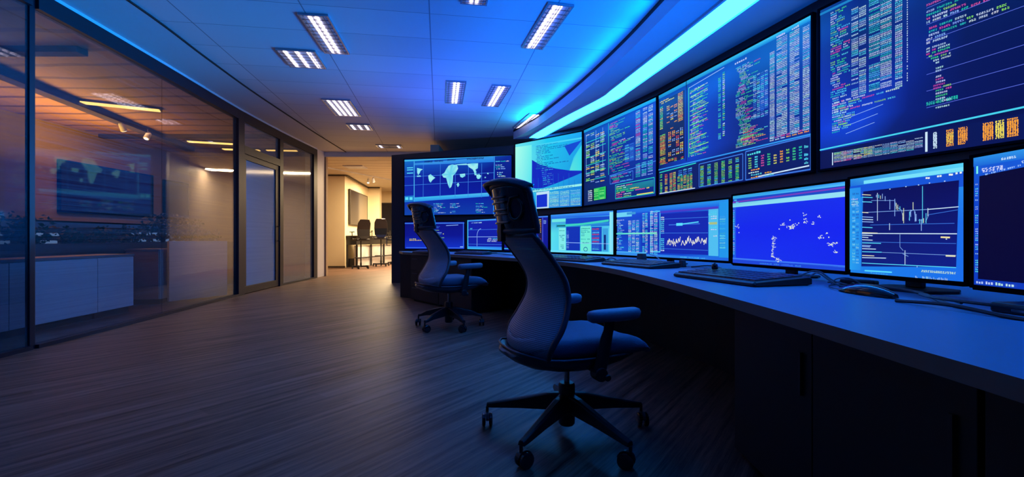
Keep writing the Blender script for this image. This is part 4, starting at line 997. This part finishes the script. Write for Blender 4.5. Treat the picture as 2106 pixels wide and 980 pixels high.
def dF(D):
    Z = lambda x, y: D.P(1480 + x / 2.882, 320 + y / 2.882)
    D.basegrid([[(24, 52, 235), (22, 44, 235)], [(20, 40, 235), (22, 36, 240)], [(24, 60, 225), (24, 50, 235)]])
    D.rect(0, .955, 1, 1, [(50, 170, 235), (90, 200, 250), (50, 150, 240), (60, 170, 220)], 1); D.rect(0, .89, 1, .955, (26, 74, 200), 1); D.path([(0, .905), (1, .935)], .008, (120, 60, 190), 2)
    D.rect(0, .83, 1, .89, [(130, 220, 240), (150, 225, 245), (150, 225, 245), (110, 200, 235)], 2); D.code(.02, .89, .14, .96, 2, ['cyan'], .014, gap=0); D.code(.92, .93, .99, .96, 1, ['white'], .012, gap=0)
    D.rect(0, .02, .035, .84, (30, 90, 225), 1); D.cols(.005, .1, .03, .8, 26, 1, ['cyan', 'pale'], n=2)
    w_ = (225, 235, 215)
    r = D.r
    def squig(x, y, n, sp):
        for _ in range(n):
            a = x + r.uniform(-sp, sp); b = y + r.uniform(-sp * .6, sp * .6); pts = [Z(a, b)]
            for k in range(3): a += r.uniform(-8, 9); b += r.uniform(-7, 7); pts.append(Z(a, b))
            D.path(pts, .0026, w_, 3)
    squig(112, 418, 3, 8); squig(385, 402, 4, 12); squig(425, 425, 14, 20); squig(450, 405, 4, 10); squig(508, 348, 3, 12); squig(512, 388, 6, 18); squig(590, 358, 3, 5); squig(558, 402, 4, 8)
    squig(638, 455, 3, 7); squig(612, 484, 4, 14); squig(662, 525, 8, 10); squig(688, 518, 5, 8); squig(697, 572, 4, 7); squig(322, 486, 6, 14)
    for y in range(500, 610, 11): squig(316 + (y - 500) * .02, y, 2, 5)
    squig(340, 612, 8, 26)
    for (x, y) in ((354, 437), (418, 384), (470, 402), (588, 489), (116, 458), (648, 486)): u, v = Z(x, y); D.rect(u, v, u + .008, v + .014, w_, 3)
    D.path([(0, .065), (1, .05)], .01, (60, 120, 245), 2); D.rect(0, 0, 1, .05, (30, 70, 215), 2); D.code(.3, .012, .9, .045, 1, [(60, 130, 240)], .014, gap=0)
def dG(D):
    Z = lambda x, y: D.P(1480 + x / 2.882, 320 + y / 2.882)
    D.basegrid([[(30, 130, 235), (26, 110, 235)], [(28, 120, 230), (30, 110, 235)], [(30, 130, 225), (40, 150, 235)]])
    D.rect(0, .93, 1, 1, [(30, 110, 220), (90, 210, 245), (90, 215, 250), (40, 140, 225)], 1); D.rect(.15, .93, 1, .965, (120, 225, 250), 2)
    D.rect(0, .8, 1, .925, (22, 84, 215), 2)
    for x, y in ((1232, 132), (1245, 132), (1300, 122), (1315, 120), (1370, 112), (1382, 112), (1410, 104), (1435, 100)): u, v = Z(x, y); D.rect(u - .007, v - .008, u + .008, v + .008, (235, 240, 235), 3)
    D.rect(0, .03, .12, .9, [(40, 160, 240), (36, 140, 235), (36, 140, 235), (40, 150, 235)], 3); D.cols(.03, .1, .11, .86, 24, 2, [(140, 225, 250), (90, 190, 245), (30, 90, 200)], n=3); D.cols(.02, .72, .11, .8, 3, 1, ['white'], n=5)
    q = [Z(845, 655), Z(1408, 660), Z(1425, 145), Z(856, 212)]; D.quad(q, [(16, 30, 125), (16, 30, 135), (8, 12, 90), (10, 16, 90)], 3)
    T = lambda a, b, th=.002, c=(120,160,225): D.path([Z(*a), Z(*b)], th, c, 4)
    T((905, 265), (1045, 265)); T((858, 336), (1240, 318), .0025); T((1240, 318), (1425, 302), .003, 'white'); T((850, 460), (1415, 462), .0035, 'white'); T((970, 572), (1410, 590)); T((850, 635), (1410, 662), .003, 'cyan'); T((856, 275), (900, 272)); T((850, 510), (1410, 520), .002, 'dim'); T((1240, 350), (1420, 320), .002, 'dim'); T((900, 410), (1400, 400), .002, 'dim')
    for y, e in ((230, 905), (245, 915), (272, 912), (335, 890), (362, 918), (376, 918), (390, 920), (423, 915), (455, 945), (470, 915), (482, 890), (497, 915), (516, 965), (530, 905), (537, 900), (550, 935), (568, 970), (590, 925), (603, 995)):
        D.path([Z(853, y), Z(e, y + 3)], .0032, D.r.choice(['white', 'cyan', 'pale', (235, 230, 190)]), 5)
    for x, a, b in ((944, 220, 385), (938, 232, 246), (952, 230, 250), (962, 236, 256), (974, 225, 255), (990, 240, 268), (1018, 260, 318), (1047, 255, 358), (1056, 280, 318), (1065, 290, 322), (1078, 300, 320), (1100, 310, 400), (1095, 340, 385), (1135, 330, 385), (1142, 320, 362), (1156, 275, 320), (1168, 330, 390), (1174, 345, 388), (1195, 375, 402), (1205, 376, 445), (1212, 180, 400), (1218, 370, 398), (1233, 340, 400), (1244, 310, 358), (1108, 560, 645), (1016, 400, 440), (1180, 650, 662)):
        D.path([Z(x, a), Z(x, b)], .0024, D.r.choice(['cyan', 'white', (220, 230, 190), 'pale']), 5)
    for a, b in (((1045, 262), (1052, 300)), ((1052, 300), (1085, 322)), ((1085, 322), (1098, 380)), ((1130, 380), (1138, 330)), ((1138, 330), (1160, 318)), ((1160, 318), (1170, 385)), ((1185, 382), (1218, 380)), ((1228, 392), (1246, 352)), ((1076, 465), (1076, 540)), ((1076, 540), (1096, 562)), ((1092, 580), (1126, 596))): T(a, b, .0022)
    for x, y in ((1015, 200), (1110, 186), (1185, 176), (1340, 154), (1350, 496), (1250, 165)): u, v = Z(x, y); D.rect(u, v, u + .01, v + .008, 'white', 5)
    D.path([Z(1320, 482), Z(1375, 484)], .006, (240, 225, 160), 5); D.path([Z(1350, 592), Z(1408, 594)], .006, (225, 225, 190), 5)
    u, v = Z(1205, 683); D.word(u, v - .008, 16, .0165, .02, (190, 225, 200), True, 5); u, v = Z(1165, 712); D.cols(u, v - .03, u + .26, v + .02, 1, 9, [(150, 200, 255)], n=2)
    D.path([Z(868, 680), Z(1030, 690)], .006, 'cyan', 5); D.code(*Z(900, 712), *Z(1030, 692), 2, [(60, 170, 245)], .012)
def dH(D):
    D.basegrid([[(14, 60, 190), (14, 50, 180)], [(14, 60, 200), (8, 20, 120)], [(20, 90, 215), (24, 100, 225)]])
    P = D.P
    D.rect(0, .93, 1, 1, [(24, 100, 215), (30, 130, 235), (60, 170, 240), (40, 140, 230)], 1)
    D.quad([P(2014, 573), P(2110, 582), P(2110, 343), P(2017, 362)], (5, 4, 50), 3)
    D.code(.05, .875, .2, .93, 1, ['cyan', 'white'], .012, gap=0, fine=True); D.rect(.02, .87, .03, .93, (120, 240, 230), 3)
    D.word(D.U(2062), .945, 6, .012, .018, C_['white'], True); D.word(D.U(2104), .9, 6, .012, .018, C_['white'], True)
    for k in range(18): u, v = P(2030 + 4.2 * k, 360 - 1.1 * k); D.rect(u, v, u + .01 * D.r.random(), v + .012, 'pale', 4)
    D.cols(.015, .1, .035, .8, 40, 1, ['pale', 'cyan'], n=2, p=.8); D.cols(.02, .012, .22, .045, 1, 4, ['white'], n=3)
for args in (('far left desk monitor, dark blue, behind the far chair', (-1.70, 7.33), (-.735, 7.13), dA, .42),
             ('desk monitor with an arch curve drawn on deep blue, left of the near chair headrest', (-.68, 7.06), (-.14, 6.44), dB, .44),
             ('desk monitor with a thin orange column, mostly hidden by the near chair', (-.105, 6.37), (.445, 5.68), dC, .44),
             ('pale cyan desk monitor full of windows, right of the near chair', (.463, 5.5), (1.02, 4.64), dD, .44),
             ('very wide desk monitor with number columns and a white scribble', (1.045, 4.60), (1.55, 3.30), dE, .44),
             ('saturated blue desk monitor with scattered white specks', (1.465, 3.06), (1.64, 2.27), dF, .44),
             ('desk monitor showing a trading chart framed in light blue', (1.605, 2.19), (1.673, 1.708), dG, .44),
             ('nearly black desk monitor cut off by the right edge', (1.61, 1.61), (1.585, .95), dH, .44)):
    monitor(args[0], args[1], args[2], args[3], args[4], seed=len(args[0]))

# ------------------------------------------------------------------ keyboards, mouse, cables
def keyboard(label, x, y, rz, W=.5, Dp=.2, single=False, nx=15, ny=5):
    t = thing('keyboard', label, 'keyboard', (x, y, DZ), rz, 'black keyboards on the curved desk')
    hx, hy = W / 2, Dp / 2; a = MB()
    prof = [(-hy, .004, .016), (-hy + .012, .0005, .024), (hy - .02, .0005, .042), (hy, .006, .036)]
    Lp = []
    for sx in (-hx, -hx + .012, hx - .012, hx):
        e = .005 if abs(sx) == hx else 0
        Lp.append([(sx, prof[0][0] + e, prof[0][1] + e), (sx, prof[1][0], prof[1][1] + e), (sx, prof[2][0], prof[2][1] + e), (sx, prof[3][0] - e, prof[3][1]), (sx, prof[3][0] - e, prof[3][2] - e), (sx, prof[2][0], prof[2][2] - e), (sx, prof[1][0], prof[1][2] - e), (sx, prof[0][0] + e, prof[0][2] - e)])
    a.loft(Lp); a.build('case', 'black_plastic', t, bevel=.002)
    px, py = (W - .04) / nx, (Dp - .05) / ny; one = MB(); first = None
    for j in range(ny):
        i = 0
        while i < nx:
            w_ = 5 if (j == 0 and i == 4) else 1
            x0 = -hx + .02 + i * px + px * .08; x1 = -hx + .02 + (i + w_) * px - px * .08; y0 = -hy + .022 + j * py; y1 = y0 + py * .84
            z = lambda yy: .0242 + (yy + hy - .012) * .018 / (Dp - .032)
            a = MB() if single else one; k = .0016
            lo = [a.v((x0, y0, z(y0))), a.v((x1, y0, z(y0))), a.v((x1, y1, z(y1))), a.v((x0, y1, z(y1)))]
            hi = [a.v((x0 + k, y0 + k, z(y0) + .008)), a.v((x1 - k, y0 + k, z(y0) + .008)), a.v((x1 - k, y1 - k, z(y1) + .007)), a.v((x0 + k, y1 - k, z(y1) + .007))]
            a.face(lo[::-1]); a.face(hi)
            for q in range(4): a.face([lo[q], lo[(q+1) % 4], hi[(q+1) % 4], hi[q]])
            if single: a.build('key', 'key', t)
            i += w_
    if not single: tag(one.build('keys', 'key', t), kind='stuff')
    else: one.bm.free()
    return t
keyboard('large black keyboard in front of the saturated blue monitor, nearest the camera', 1.17, 2.42, R(-75), .62, .33, True)
keyboard('black keyboard below the wide monitor, second nearest', 1.0, 3.66, R(-68), .64, .28)
keyboard('black keyboard in front of the pale cyan monitor', .55, 4.62, R(-56), .80, .26)
keyboard('black keyboard glimpsed between the two chairs at the far desk', -.55, 6.45, R(-40), .55, .2)
keyboard('farthest black keyboard on the desk, beside the far chair backrest', -1.25, 6.95, R(-30), .5, .2)
# mouse
ms = thing('mouse', 'black computer mouse on the desk right of the big keyboard', 'mouse', (1.385, 1.80, DZ), R(-90 + 5))
def mouse_loop(k):
    x = -.12 + .24 * k; w_ = .036 * math.sin(PI * min(max(k * .86 + .1, .02), .98)) ** .5; h_ = .006 + .034 * math.sin(PI * min(max(k * .9 + .04, .0), 1.)) ** .75
    return [(x, w_ * math.cos(a) * (1 if math.sin(a) > 0 else 1.05), .0015 + max(0, math.sin(a)) ** .8 * h_ + .001) for a in [2 * PI * q / 20 for q in range(20)]]
m_ = MB(); m_.loft([mouse_loop(k / 14) for k in range(15)]); m_.build('body', 'gloss_black', ms, smooth='auto')
m_ = MB(); m_.cyl(.009, -.004, .004, (-.07, 0, .033), 'y', 16); m_.build('scroll_wheel', 'frame_plastic', ms)
m_ = MB(); m_.tube(catmull([(-.12, 0, .008), (-.2, .02, .006), (-.3, .09, .006), (-.35, .2, .006)], 6), .0025, 6); m_.build('cord', 'cable', ms)
# small black device on the big keyboard
tg = thing('usb_receiver', 'small black puck standing on the back of the big keyboard', 'receiver', (1.15, 2.62, DZ + .0455), .4)
m_ = MB(); m_.lathe([(.014, 0), (.018, .006), (.016, .026), (.01, .032)]); m_.build('body', 'gloss_black', tg, smooth='auto')
m_ = MB(); m_.cyl(.006, .032, .036); m_.build('button', 'frame_plastic', tg)
# hub boxes under the wide monitor
def hub(label, x, y, rz, s=1):
    t = thing('usb_hub', label, 'hub', (x, y, DZ), rz)
    a = MB(); a.loft([[(-.03*s, -.025*s, 0.0005), (.03*s, -.025*s, .0005), (.03*s, .025*s, .0005), (-.03*s, .025*s, .0005)], [(-.024*s, -.02*s, .07*s), (.024*s, -.02*s, .07*s), (.024*s, .02*s, .07*s), (-.024*s, .02*s, .07*s)]]); a.build('body', 'frame_plastic', t, bevel=.004)
    a = MB(); a.box(-.01*s, -.0255*s, .02*s, .01*s, -.023*s, .03*s); a.build('port', 'groove', t)
hub('small dark hub box with a white cord under the wide monitor', 1.14, 4.06, R(-60), 1.25)
hub('low dark adapter box right of the corded hub, under the wide monitor', 1.31, 3.55, R(-70), .8)
def cable(label, pts, r=.004, mat='cable', grp='cables lying behind the keyboards'):
    a = MB(); a.tube(catmull(pts, 6), r, 6); return tag(a.build('cable', mat), label, 'cable', grp)
z_ = DZ + .005
cable('thin white cord running from the hub towards the big keyboard', [(1.17, 3.93, DZ + .085), (1.2, 3.86, DZ + .07), (1.225, 3.65, DZ + .02), (1.24, 3.45, z_), (1.3, 3.25, z_), (1.38, 3.1, z_)], .003, 'white_lam')
cable('grey cable looping up at the right corner of the big keyboard', [(1.5, 2.36, z_), (1.45, 2.22, DZ + .05), (1.44, 2.16, DZ + .055), (1.47, 2.08, z_ + .005), (1.53, 1.99, z_)], .004, 'cable_grey')
cable('tall grey cable arch beside the big keyboard corner', [(1.5, 2.44, z_), (1.48, 2.33, DZ + .045), (1.5, 2.26, DZ + .06), (1.53, 2.2, DZ + .02), (1.55, 2.12, z_)], .004, 'cable_grey')
cable('grey cable hooked under the blue monitor corner', [(1.52, 2.2, z_), (1.5, 2.13, DZ + .035), (1.52, 2.07, DZ + .04), (1.56, 2.03, z_)], .003, 'cable_grey')
cable('long dark cable running behind the mouse', [(1.49, 2.1, z_), (1.52, 2.0, DZ + .02), (1.53, 1.85, DZ + .022), (1.52, 1.7, DZ + .014), (1.42, 1.5, z_), (1.39, 1.36, z_)], .006)
cable('dark cable crossing from the chart monitor stand', [(1.6, 2.02, z_), (1.58, 1.85, z_ + .01), (1.55, 1.7, z_), (1.5, 1.6, z_ + .01), (1.44, 1.48, z_ + .008)], .0045)
cable('black cable lying behind the mouse towards the right edge', [(1.33, 1.6, z_), (1.35, 1.42, z_ + .01), (1.36, 1.25, z_), (1.37, 1.05, z_ + .004)], .006)
cable('black looped cable at the right edge under the dark monitor', [(1.43, 1.62, z_ + .02), (1.39, 1.52, z_ + .02), (1.385, 1.38, z_ + .022), (1.41, 1.25, z_ + .02), (1.40, 1.08, z_ + .01)], .005)
cable('dark cable below the number column monitor', [(1.36, 3.5, z_), (1.42, 3.3, z_ + .02), (1.46, 3.1, z_), (1.5, 2.9, z_)], .005)
cable('thin cable trailing below the pale cyan monitor', [(.75, 4.85, z_), (.86, 4.62, z_ + .015), (.98, 4.5, z_), (1.06, 4.25, z_)], .005)
cable('tangled thin cable at the corner of the pale cyan monitor', [(.92, 4.55, z_), (.95, 4.4, z_ + .03), (1.02, 4.3, z_), (1.1, 4.1, z_ + .02)], .004)
cable('cable resting under the far desk monitors', [(-.38, 6.45, z_), (-.2, 6.28, z_ + .012), (.0, 6.02, z_), (.2, 5.72, z_)], .005)
ps = thing('power_adapter', 'flat dark power adapter under the chart monitor', 'adapter', (1.60, 2.13, DZ), R(-60))
m_ = MB(); m_.box(-.07, -.025, .0005, .07, .025, .03); m_.build('case', 'black_plastic', ps, bevel=.006)
m_ = MB(); m_.tube([(-.07, 0, .015), (-.1, 0, .01), (-.14, .02, .006)], .004, 6); m_.build('cord', 'cable', ps)
rs = thing('docking_station', 'dark flat docking station at the right edge under the black monitor', 'docking station', (1.51, 1.24, DZ), R(-88))
m_ = MB(); m_.box(-.16, -.06, .0005, .16, .05, .03); m_.build('case', 'black_plastic', rs, bevel=.006)
m_ = MB(); m_.box(-.1, -.0615, .009, -.02, -.0595, .018); m_.box(.02, -.0615, .009, .05, -.0595, .018); m_.build('port', 'chrome', rs)
# ------------------------------------------------------------------ ergonomic chairs; local +x is forward
def bbox_prof(z): pass
UZ = spline_prof([(.40, -.16), (.45, -.225), (.52, -.235), (.60, -.185), (.70, -.135), (.78, -.13), (.85, -.155), (.94, -.215), (1.03, -.285)], 6)
WZ = spline_prof([(.40, .15), (.45, .235), (.52, .28), (.60, .28), (.70, .25), (.80, .23), (.92, .225), (1.05, .23)], 6)
def back_pt(z, s, o=0.):
    """s -1..1 across the back"""
    hw = lerp_prof(WZ, z); u = lerp_prof(UZ, z) - .045
    wrap = .055 if z < .8 else .055 - .02 * (z - .8) / .25
    return (u + wrap * s * s * (hw / .22) + o, hw * s, z)
def make_chair(name, label, loc, rz, scale=1., BR=.43):
    t = thing(name, label, 'chair', loc, rz, 'high back mesh chairs at the control desk'); t.scale = (scale,) * 3
    # star base
    a = MB(); a.lathe([(.034, .05), (.042, .06), (.042, .255), (.036, .265)], n=24); a.build('hub', 'black_plastic', t, smooth='auto')
    angs = [R(v) - rz for v in (92, 164, 236, 303, 16)]
    for an in angs:
        a = MB(); a.T = Matrix.Rotation(an, 4, 'Z'); Lp = []
        for x, zt, zb, w_ in ((.02, .215, .13, .034), (.1, .205, .125, .03), (.25, .165, .115, .024), (BR - .03, .128, .1, .019), (BR, .122, .098, .018)):
            Lp.append([(x, -w_, zb), (x, w_, zb), (x, w_ * .8, zt - .006), (x, w_ * .4, zt), (x, -w_ * .4, zt), (x, -w_ * .8, zt - .006)])
        a.loft(Lp); a.build('base_arm', 'black_plastic', t, bevel=.003)
    for k, an in enumerate(angs):
        c = Vector((BR * math.cos(an), BR * math.sin(an), 0)); rr = .036
        a = MB(); a.T = Matrix.Translation(c) @ Matrix.Rotation(an + R(60 + 50 * k), 4, 'Z')
        a.cyl(.008, .07, .1, n=10)
        hood = [(.0 + .041 * math.cos(q), .041 * math.sin(q)) for q in [R(10 + 16 * j) for j in range(11)]]
        a.loft([[(x + .018, yy, z + rr) for x, z in hood] + [(x * .6 + .018, yy, z * .6 + rr) for x, z in hood[::-1]] for yy in (-.008, .008)])
        cs = a.build('caster', 'black_plastic', t)
        a = MB(); a.T = Matrix.Translation(c) @ Matrix.Rotation(an + R(60 + 50 * k), 4, 'Z')
        for y0 in (-.028, .009): a.lathe([(.012, y0), (.03, y0), (rr, y0 + .004), (rr, y0 + .015), (.03, y0 + .019), (.012, y0 + .019)], (.018, 0, rr + .0), 'y', 24)
        a.build('wheel', 'gloss_black', cs, smooth='auto')
    # gas lift
    a = MB(); a.cyl(.014, .255, .4); a.build('gas_lift', 'chrome', t, smooth='auto')
    # tilt mechanism under the seat
    a = MB(); a.box(-.11, -.07, .385, .13, .07, .43); a.lathe([(.022, -.13), (.026, -.125), (.026, .125), (.022, .13)], (.08, 0, .405), 'y', 16); a.build('tilt_mechanism', 'black_plastic', t, bevel=.008)
    a = MB(); a.tube([(.06, -.07, .40), (.06, -.2, .395), (.05, -.27, .375)], .008, 8); a.lathe([(.012, -.32), (.016, -.315), (.014, -.26)], (.05, 0, .37), 'y', 12); a.build('tilt_lever', 'black_plastic', t)
    # lower shell that carries seat and back (a boat shape)
    loops = []; prof = [(-.325, .468, .458, .06), (-.315, .47, .44, .13), (-.28, .466, .415, .2), (-.22, .452, .39, .245), (-.14, .448, .372, .262), (-.04, .446, .364, .262), (.08, .446, .37, .255), (.18, .446, .392, .24), (.25, .445, .42, .215), (.28, .444, .434, .19)]
    for x, zt, zb, hw in prof:
        lp = [(x - .03 * (1 - abs(math.cos(q)) ** 2) * (x < -.2), hw * math.copysign(abs(math.cos(q)) ** .6, math.cos(q)), zt - (zt - zb) * abs(math.sin(q)) ** .75) for q in [PI * k / 18 for k in range(19)]]
        lp += [(x, -hw * .9 + 1.8 * hw * k / 4, zt - .004 * (k in (1, 2, 3))) for k in range(1, 4)]
        loops.append(lp)
    a = MB(); a.loft(loops); sh_ = a.build('seat_shell', 'frame_plastic', t, smooth='auto')
    a = MB(); a.tube([(x - .004, hw + .002, zt + .002) for x, zt, zb, hw in prof[::-1]] + [(x - .004, -hw - .002, zt + .002) for x, zt, zb, hw in prof], .006, 8); a.build('shell_rim', 'frame_plastic', sh_, smooth=True)
    # seat cushion
    def seat_loop(z, g, fz):
        P = []
        for k in range(40):
            q = 2 * PI * k / 40; cx_, sy_ = math.cos(q), math.sin(q)
            e = .42; x = .075 + (.31 - g) * math.copysign(abs(cx_) ** e, cx_); y = (.255 - g) * math.copysign(abs(sy_) ** e, sy_)
            if x < 0: y *= .93
            P.append((x, y, z - fz * max(0, (x - .2)) ** 2 * 2.4 + .012 * (abs(y) / .25) ** 2 * (1 if fz else 0)))
        return P
    a = MB(); a.loft([seat_loop(.446, .05, 0), seat_loop(.45, .02, 0), seat_loop(.468, .0, .3), seat_loop(.497, .0, 1), seat_loop(.515, .012, 1), seat_loop(.524, .035, 1), seat_loop(.527, .08, 1), seat_loop(.527, .16, 1)]); a.build('seat', 'seat_fabric', t, smooth=True)
    # mesh back
    nz, ns = 44, 16; z0, z1 = .41, 1.015
    a = MB(); a.grid([[back_pt(z0 + (z1 - z0) * i / nz, -1 + 2 * j / ns) for j in range(ns + 1)] for i in range(nz + 1)]); a.build('backrest', 'mesh', t, smooth=True, solid=.008)
    edge = [back_pt(z0 + (z1 - z0) * i / 30, -1) for i in range(31)] + [back_pt(z1, -1 + 2 * j / 8) for j in range(1, 8)] + [back_pt(z1 - (z1 - z0) * i / 30, 1) for i in range(31)] + [back_pt(z0, 1 - 2 * j / 8) for j in range(1, 8)]
    a = MB(); a.tube(edge, .0135, 10, closed=True); a.build('back_frame', 'frame_plastic', t, smooth=True)
    # lumbar band across the mesh, seen through it as a paler curved band
    a = MB(); a.grid([[(back_pt(.475 + .07 * i / 4 - .05 * (1 - s * s) + .03, s)[0] - .011 , back_pt(.5, s)[1] * .93, .475 + .07 * i / 4 - .055 * (1 - s * s) + .03) for s in [-1 + 2 * j / 16 for j in range(17)]] for i in range(5)])
    a.build('lumbar_band', 'mesh', t, smooth=True, solid=.004)
    # headrest: curved shell with a hooked brim, rim and inner ribs facing backwards
    hr0, hr1 = 1.035, 1.255
    def hp(z, s, o=0.):
        f = (z - hr0) / (hr1 - hr0); hw = .235 - .006 * f
        return (-.345 - .04 * f + .085 * s * s + o, hw * s, z - .04 * s ** 4 * f)
    a = MB(); a.grid([[hp(hr0 + (hr1 - hr0) * i / 14, -1 + 2 * j / 14) for j in range(15)] for i in range(15)]); hd = a.build('headrest', 'gloss_navy', t, smooth=True, solid=.012)
    rim = [hp(hr0 + (hr1 - hr0) * i / 10, -1) for i in range(11)] + [(hp(hr1 + .012, s)[0], hp(hr1, s)[1], hp(hr1, s)[2] + .006) for s in [-1 + 2 * j / 12 for j in range(1, 12)]] + [hp(hr1 - (hr1 - hr0) * i / 10, 1) for i in range(11)] + [hp(hr0, 1 - 2 * j / 12) for j in range(1, 12)]
    a = MB(); a.tube(rim, .0145, 10, closed=True); a.build('rim', 'frame_plastic', hd, smooth=True)
    a = MB()                                                   # brim that hooks backwards over the top
    a.grid([[(hp(hr1, s)[0] + .015 - .062 * f * (1 - .25 * s * s), hp(hr1, s)[1], hr1 + .010 + .016 * math.sin(PI * (f * .75 + .15)) - .04 * min(1, s ** 4) - .012 * f) for s in [-1.02 + 2.04 * j / 14 for j in range(15)]] for f in [i / 7 for i in range(8)]])
    a.build('brim', 'frame_plastic', hd, smooth=True, solid=.016)
    for zc in (1.195, 1.17, 1.135, 1.115, 1.075):
        a = MB(); a.tube([hp(zc, s, -.012) for s in [-.42 + .7 * j / 12 for j in range(13)]], .006, 8); a.build('rib', 'gloss_black', hd, smooth=True)
    a = MB(); a.tube([(hp(1.13, -.66 + .17 * math.cos(q), -.012)[0], hp(1.13, -.66 + .17 * math.cos(q))[1], 1.135 + .05 * math.sin(q)) for q in [2 * PI * k / 20 for k in range(20)]], .008, 8, closed=True); a.tube([hp(1.205, -.8, -.012), hp(1.19, -.6, -.014), hp(1.14, -.45, -.012)], .006, 8)
    a.build('adjuster_ring', 'gloss_black', hd, smooth=True)
    a = MB(); a.box(-.365, -.03, .985, -.34, .03, 1.08); a.build('headrest_bracket', 'black_plastic', t, bevel=.004)
    # armrests
    for sy in (-1, 1):
        y = sy * .285
        def arm_loop(z, g): return [(.10 + (.135 - g) * math.copysign(abs(math.cos(q)) ** .5, math.cos(q)), y + (.043 - g) * math.copysign(abs(math.sin(q)) ** .6, math.sin(q)), z + .008 * ((math.cos(q) + 1) / 2)) for q in [2 * PI * k / 28 for k in range(28)]]
        a = MB(); a.loft([arm_loop(.618, .018), arm_loop(.626, .003), arm_loop(.653, 0), arm_loop(.665, .006), arm_loop(.670, .02)]); ar = a.build('armrest', 'pad', t, smooth=True)
        a = MB(); Lp = []
        for (x, z, hx, hy) in ((.02, .375, .03, .018), (.035, .44, .034, .02), (.06, .55, .03, .017), (.07, .58, .026, .015), (.075, .619, .026, .015)):
            Lp.append([(x + hx * math.cos(q), y + hy * math.sin(q), z) for q in [2 * PI * k / 12 for k in range(12)]])
        a.loft(Lp); a.build('arm_post', 'black_plastic', ar, smooth='auto')
        a = MB(); a.box(-.0, min(sy * .06, y), .385, .055, max(sy * .06, y), .41); a.cyl(.032, y - .028, y + .028, (.02, 0, .385), 'y', 20); a.build('arm_bracket', 'black_plastic', ar, bevel=.004)
    return t
make_chair('office_chair', 'large black mesh office chair with headrest in the foreground beside the desk', (.28, 2.365, 0), R(20), 1.0)
make_chair('office_chair', 'smaller looking black mesh office chair farther away, before the far desk end', (-.715, 5.22, 0), R(34), 1.08, .35)
# ------------------------------------------------------------------ area lights: added blue fill, hidden hall and room lights
def area(name, loc, rot, sx, sy, power, col, spread=180):
    l = bpy.data.lights.new(name, 'AREA'); l.shape = 'RECTANGLE'; l.size = sx; l.size_y = sy; l.energy = power; l.color = col; l.spread = R(spread)
    o = bpy.data.objects.new(name, l); COL.objects.link(o); o.location = loc; o.rotation_euler = rot; return o
BLUE = (.0, .16, 1.)
# unseen fill lights added along the soffit edge to turn the ceiling blue
for i, (y0, y1) in enumerate(((-.5, 1.5), (1.6, 3.2), (3.3, 4.8), (4.9, 6.6), (6.7, 8.1), (8.2, 9.0))):
    p, q = at_y([(a, b) for a, b in E2][::-1], y0), at_y([(a, b) for a, b in E2][::-1], y1)
    mx_, my_ = (p[0] + q[0]) / 2 - .06, (p[1] + q[1]) / 2; an = math.atan2(q[1] - p[1], q[0] - p[0])
    # local x along the edge, local -z aims to the room and up
    d = Vector((-math.sin(an), math.cos(an), .22)).normalized()
    o = area('added_edge_fill', (mx_, my_, 3.16), (0, 0, 0), math.dist(p, q), .05, 13 if i < 5 else 16, BLUE if i < 5 else (0., .42, 1.))
    o.rotation_euler = d.to_track_quat('-Z', 'Y').to_euler()
    xax = Vector((math.cos(an), math.sin(an), 0)); z_ax = -d; y_ax = z_ax.cross(xax).normalized()
    o.rotation_euler = Matrix((xax, y_ax, z_ax)).transposed().to_euler()
# unseen fill lights added behind the desk monitors, spreading blue over the ceiling
FILL_ROW = [(-1.35, 7.62), (-.2, 6.90), (.95, 5.75), (1.72, 4.25), (1.98, 2.9), (2.02, 1.75), (2.0, .7), (2.0, -.6)]
for a, b in zip(FILL_ROW, FILL_ROW[1:]):
    xax = Vector((b[0] - a[0], b[1] - a[1], 0)); ln = xax.length; xax.normalize()
    nrm = Vector((xax.y, -xax.x, 0)); far = a[1] > 6.9; d = (nrm * (-.35 if far else 1) + Vector((0, 0, 2.))).normalized(); z_ax = -d; y_ax = z_ax.cross(xax).normalized()
    o = area('added_ceiling_fill', ((a[0] + b[0]) / 2, (a[1] + b[1]) / 2, 1.34), (0, 0, 0), ln * .9, .08, (26 if far else 14) * ln, (.06, .16, 1.) if far else BLUE, 130)
    o.rotation_euler = Matrix((xax, y_ax, z_ax)).transposed().to_euler()
for a, b in zip(WALLP[1:5], WALLP[2:6]):                # added fill under the video wall, sends blue light to the glass wall
    xax = Vector((b[0] - a[0], b[1] - a[1], 0)); ln = xax.length; xax.normalize()
    nrm = Vector((xax.y, -xax.x, 0)); z_ax = -(nrm + Vector((0, 0, .05))).normalized(); y_ax = z_ax.cross(xax).normalized()
    o = area('added_room_fill', ((a[0] + b[0]) / 2 + nrm.x * .05, (a[1] + b[1]) / 2 + nrm.y * .05, 1.45), (0, 0, 0), ln * .9, .05, 17 * ln, (0., .3, 1.), 56)
    o.rotation_euler = Matrix((xax, y_ax, z_ax)).transposed().to_euler()
area('hall_light', (-3.2, 15.0, 3.1), (0, 0, 0), 2.4, .3, 360, (1, .72, .4))
area('hall_light', (-4.2, 17.8, 3.1), (0, 0, 0), 1.6, .4, 420, (1, .72, .4))
area('room_light', (-7.4, 6.5, 2.3), (PI, 0, 0), 1.0, 5, 150, (1, .5, .05))  # unseen light facing up, added to warm the slat ceiling
area('room_light', (-7.2, 9.5, 3.05), (0, 0, 0), .3, 4, 16, (1, .52, .2))
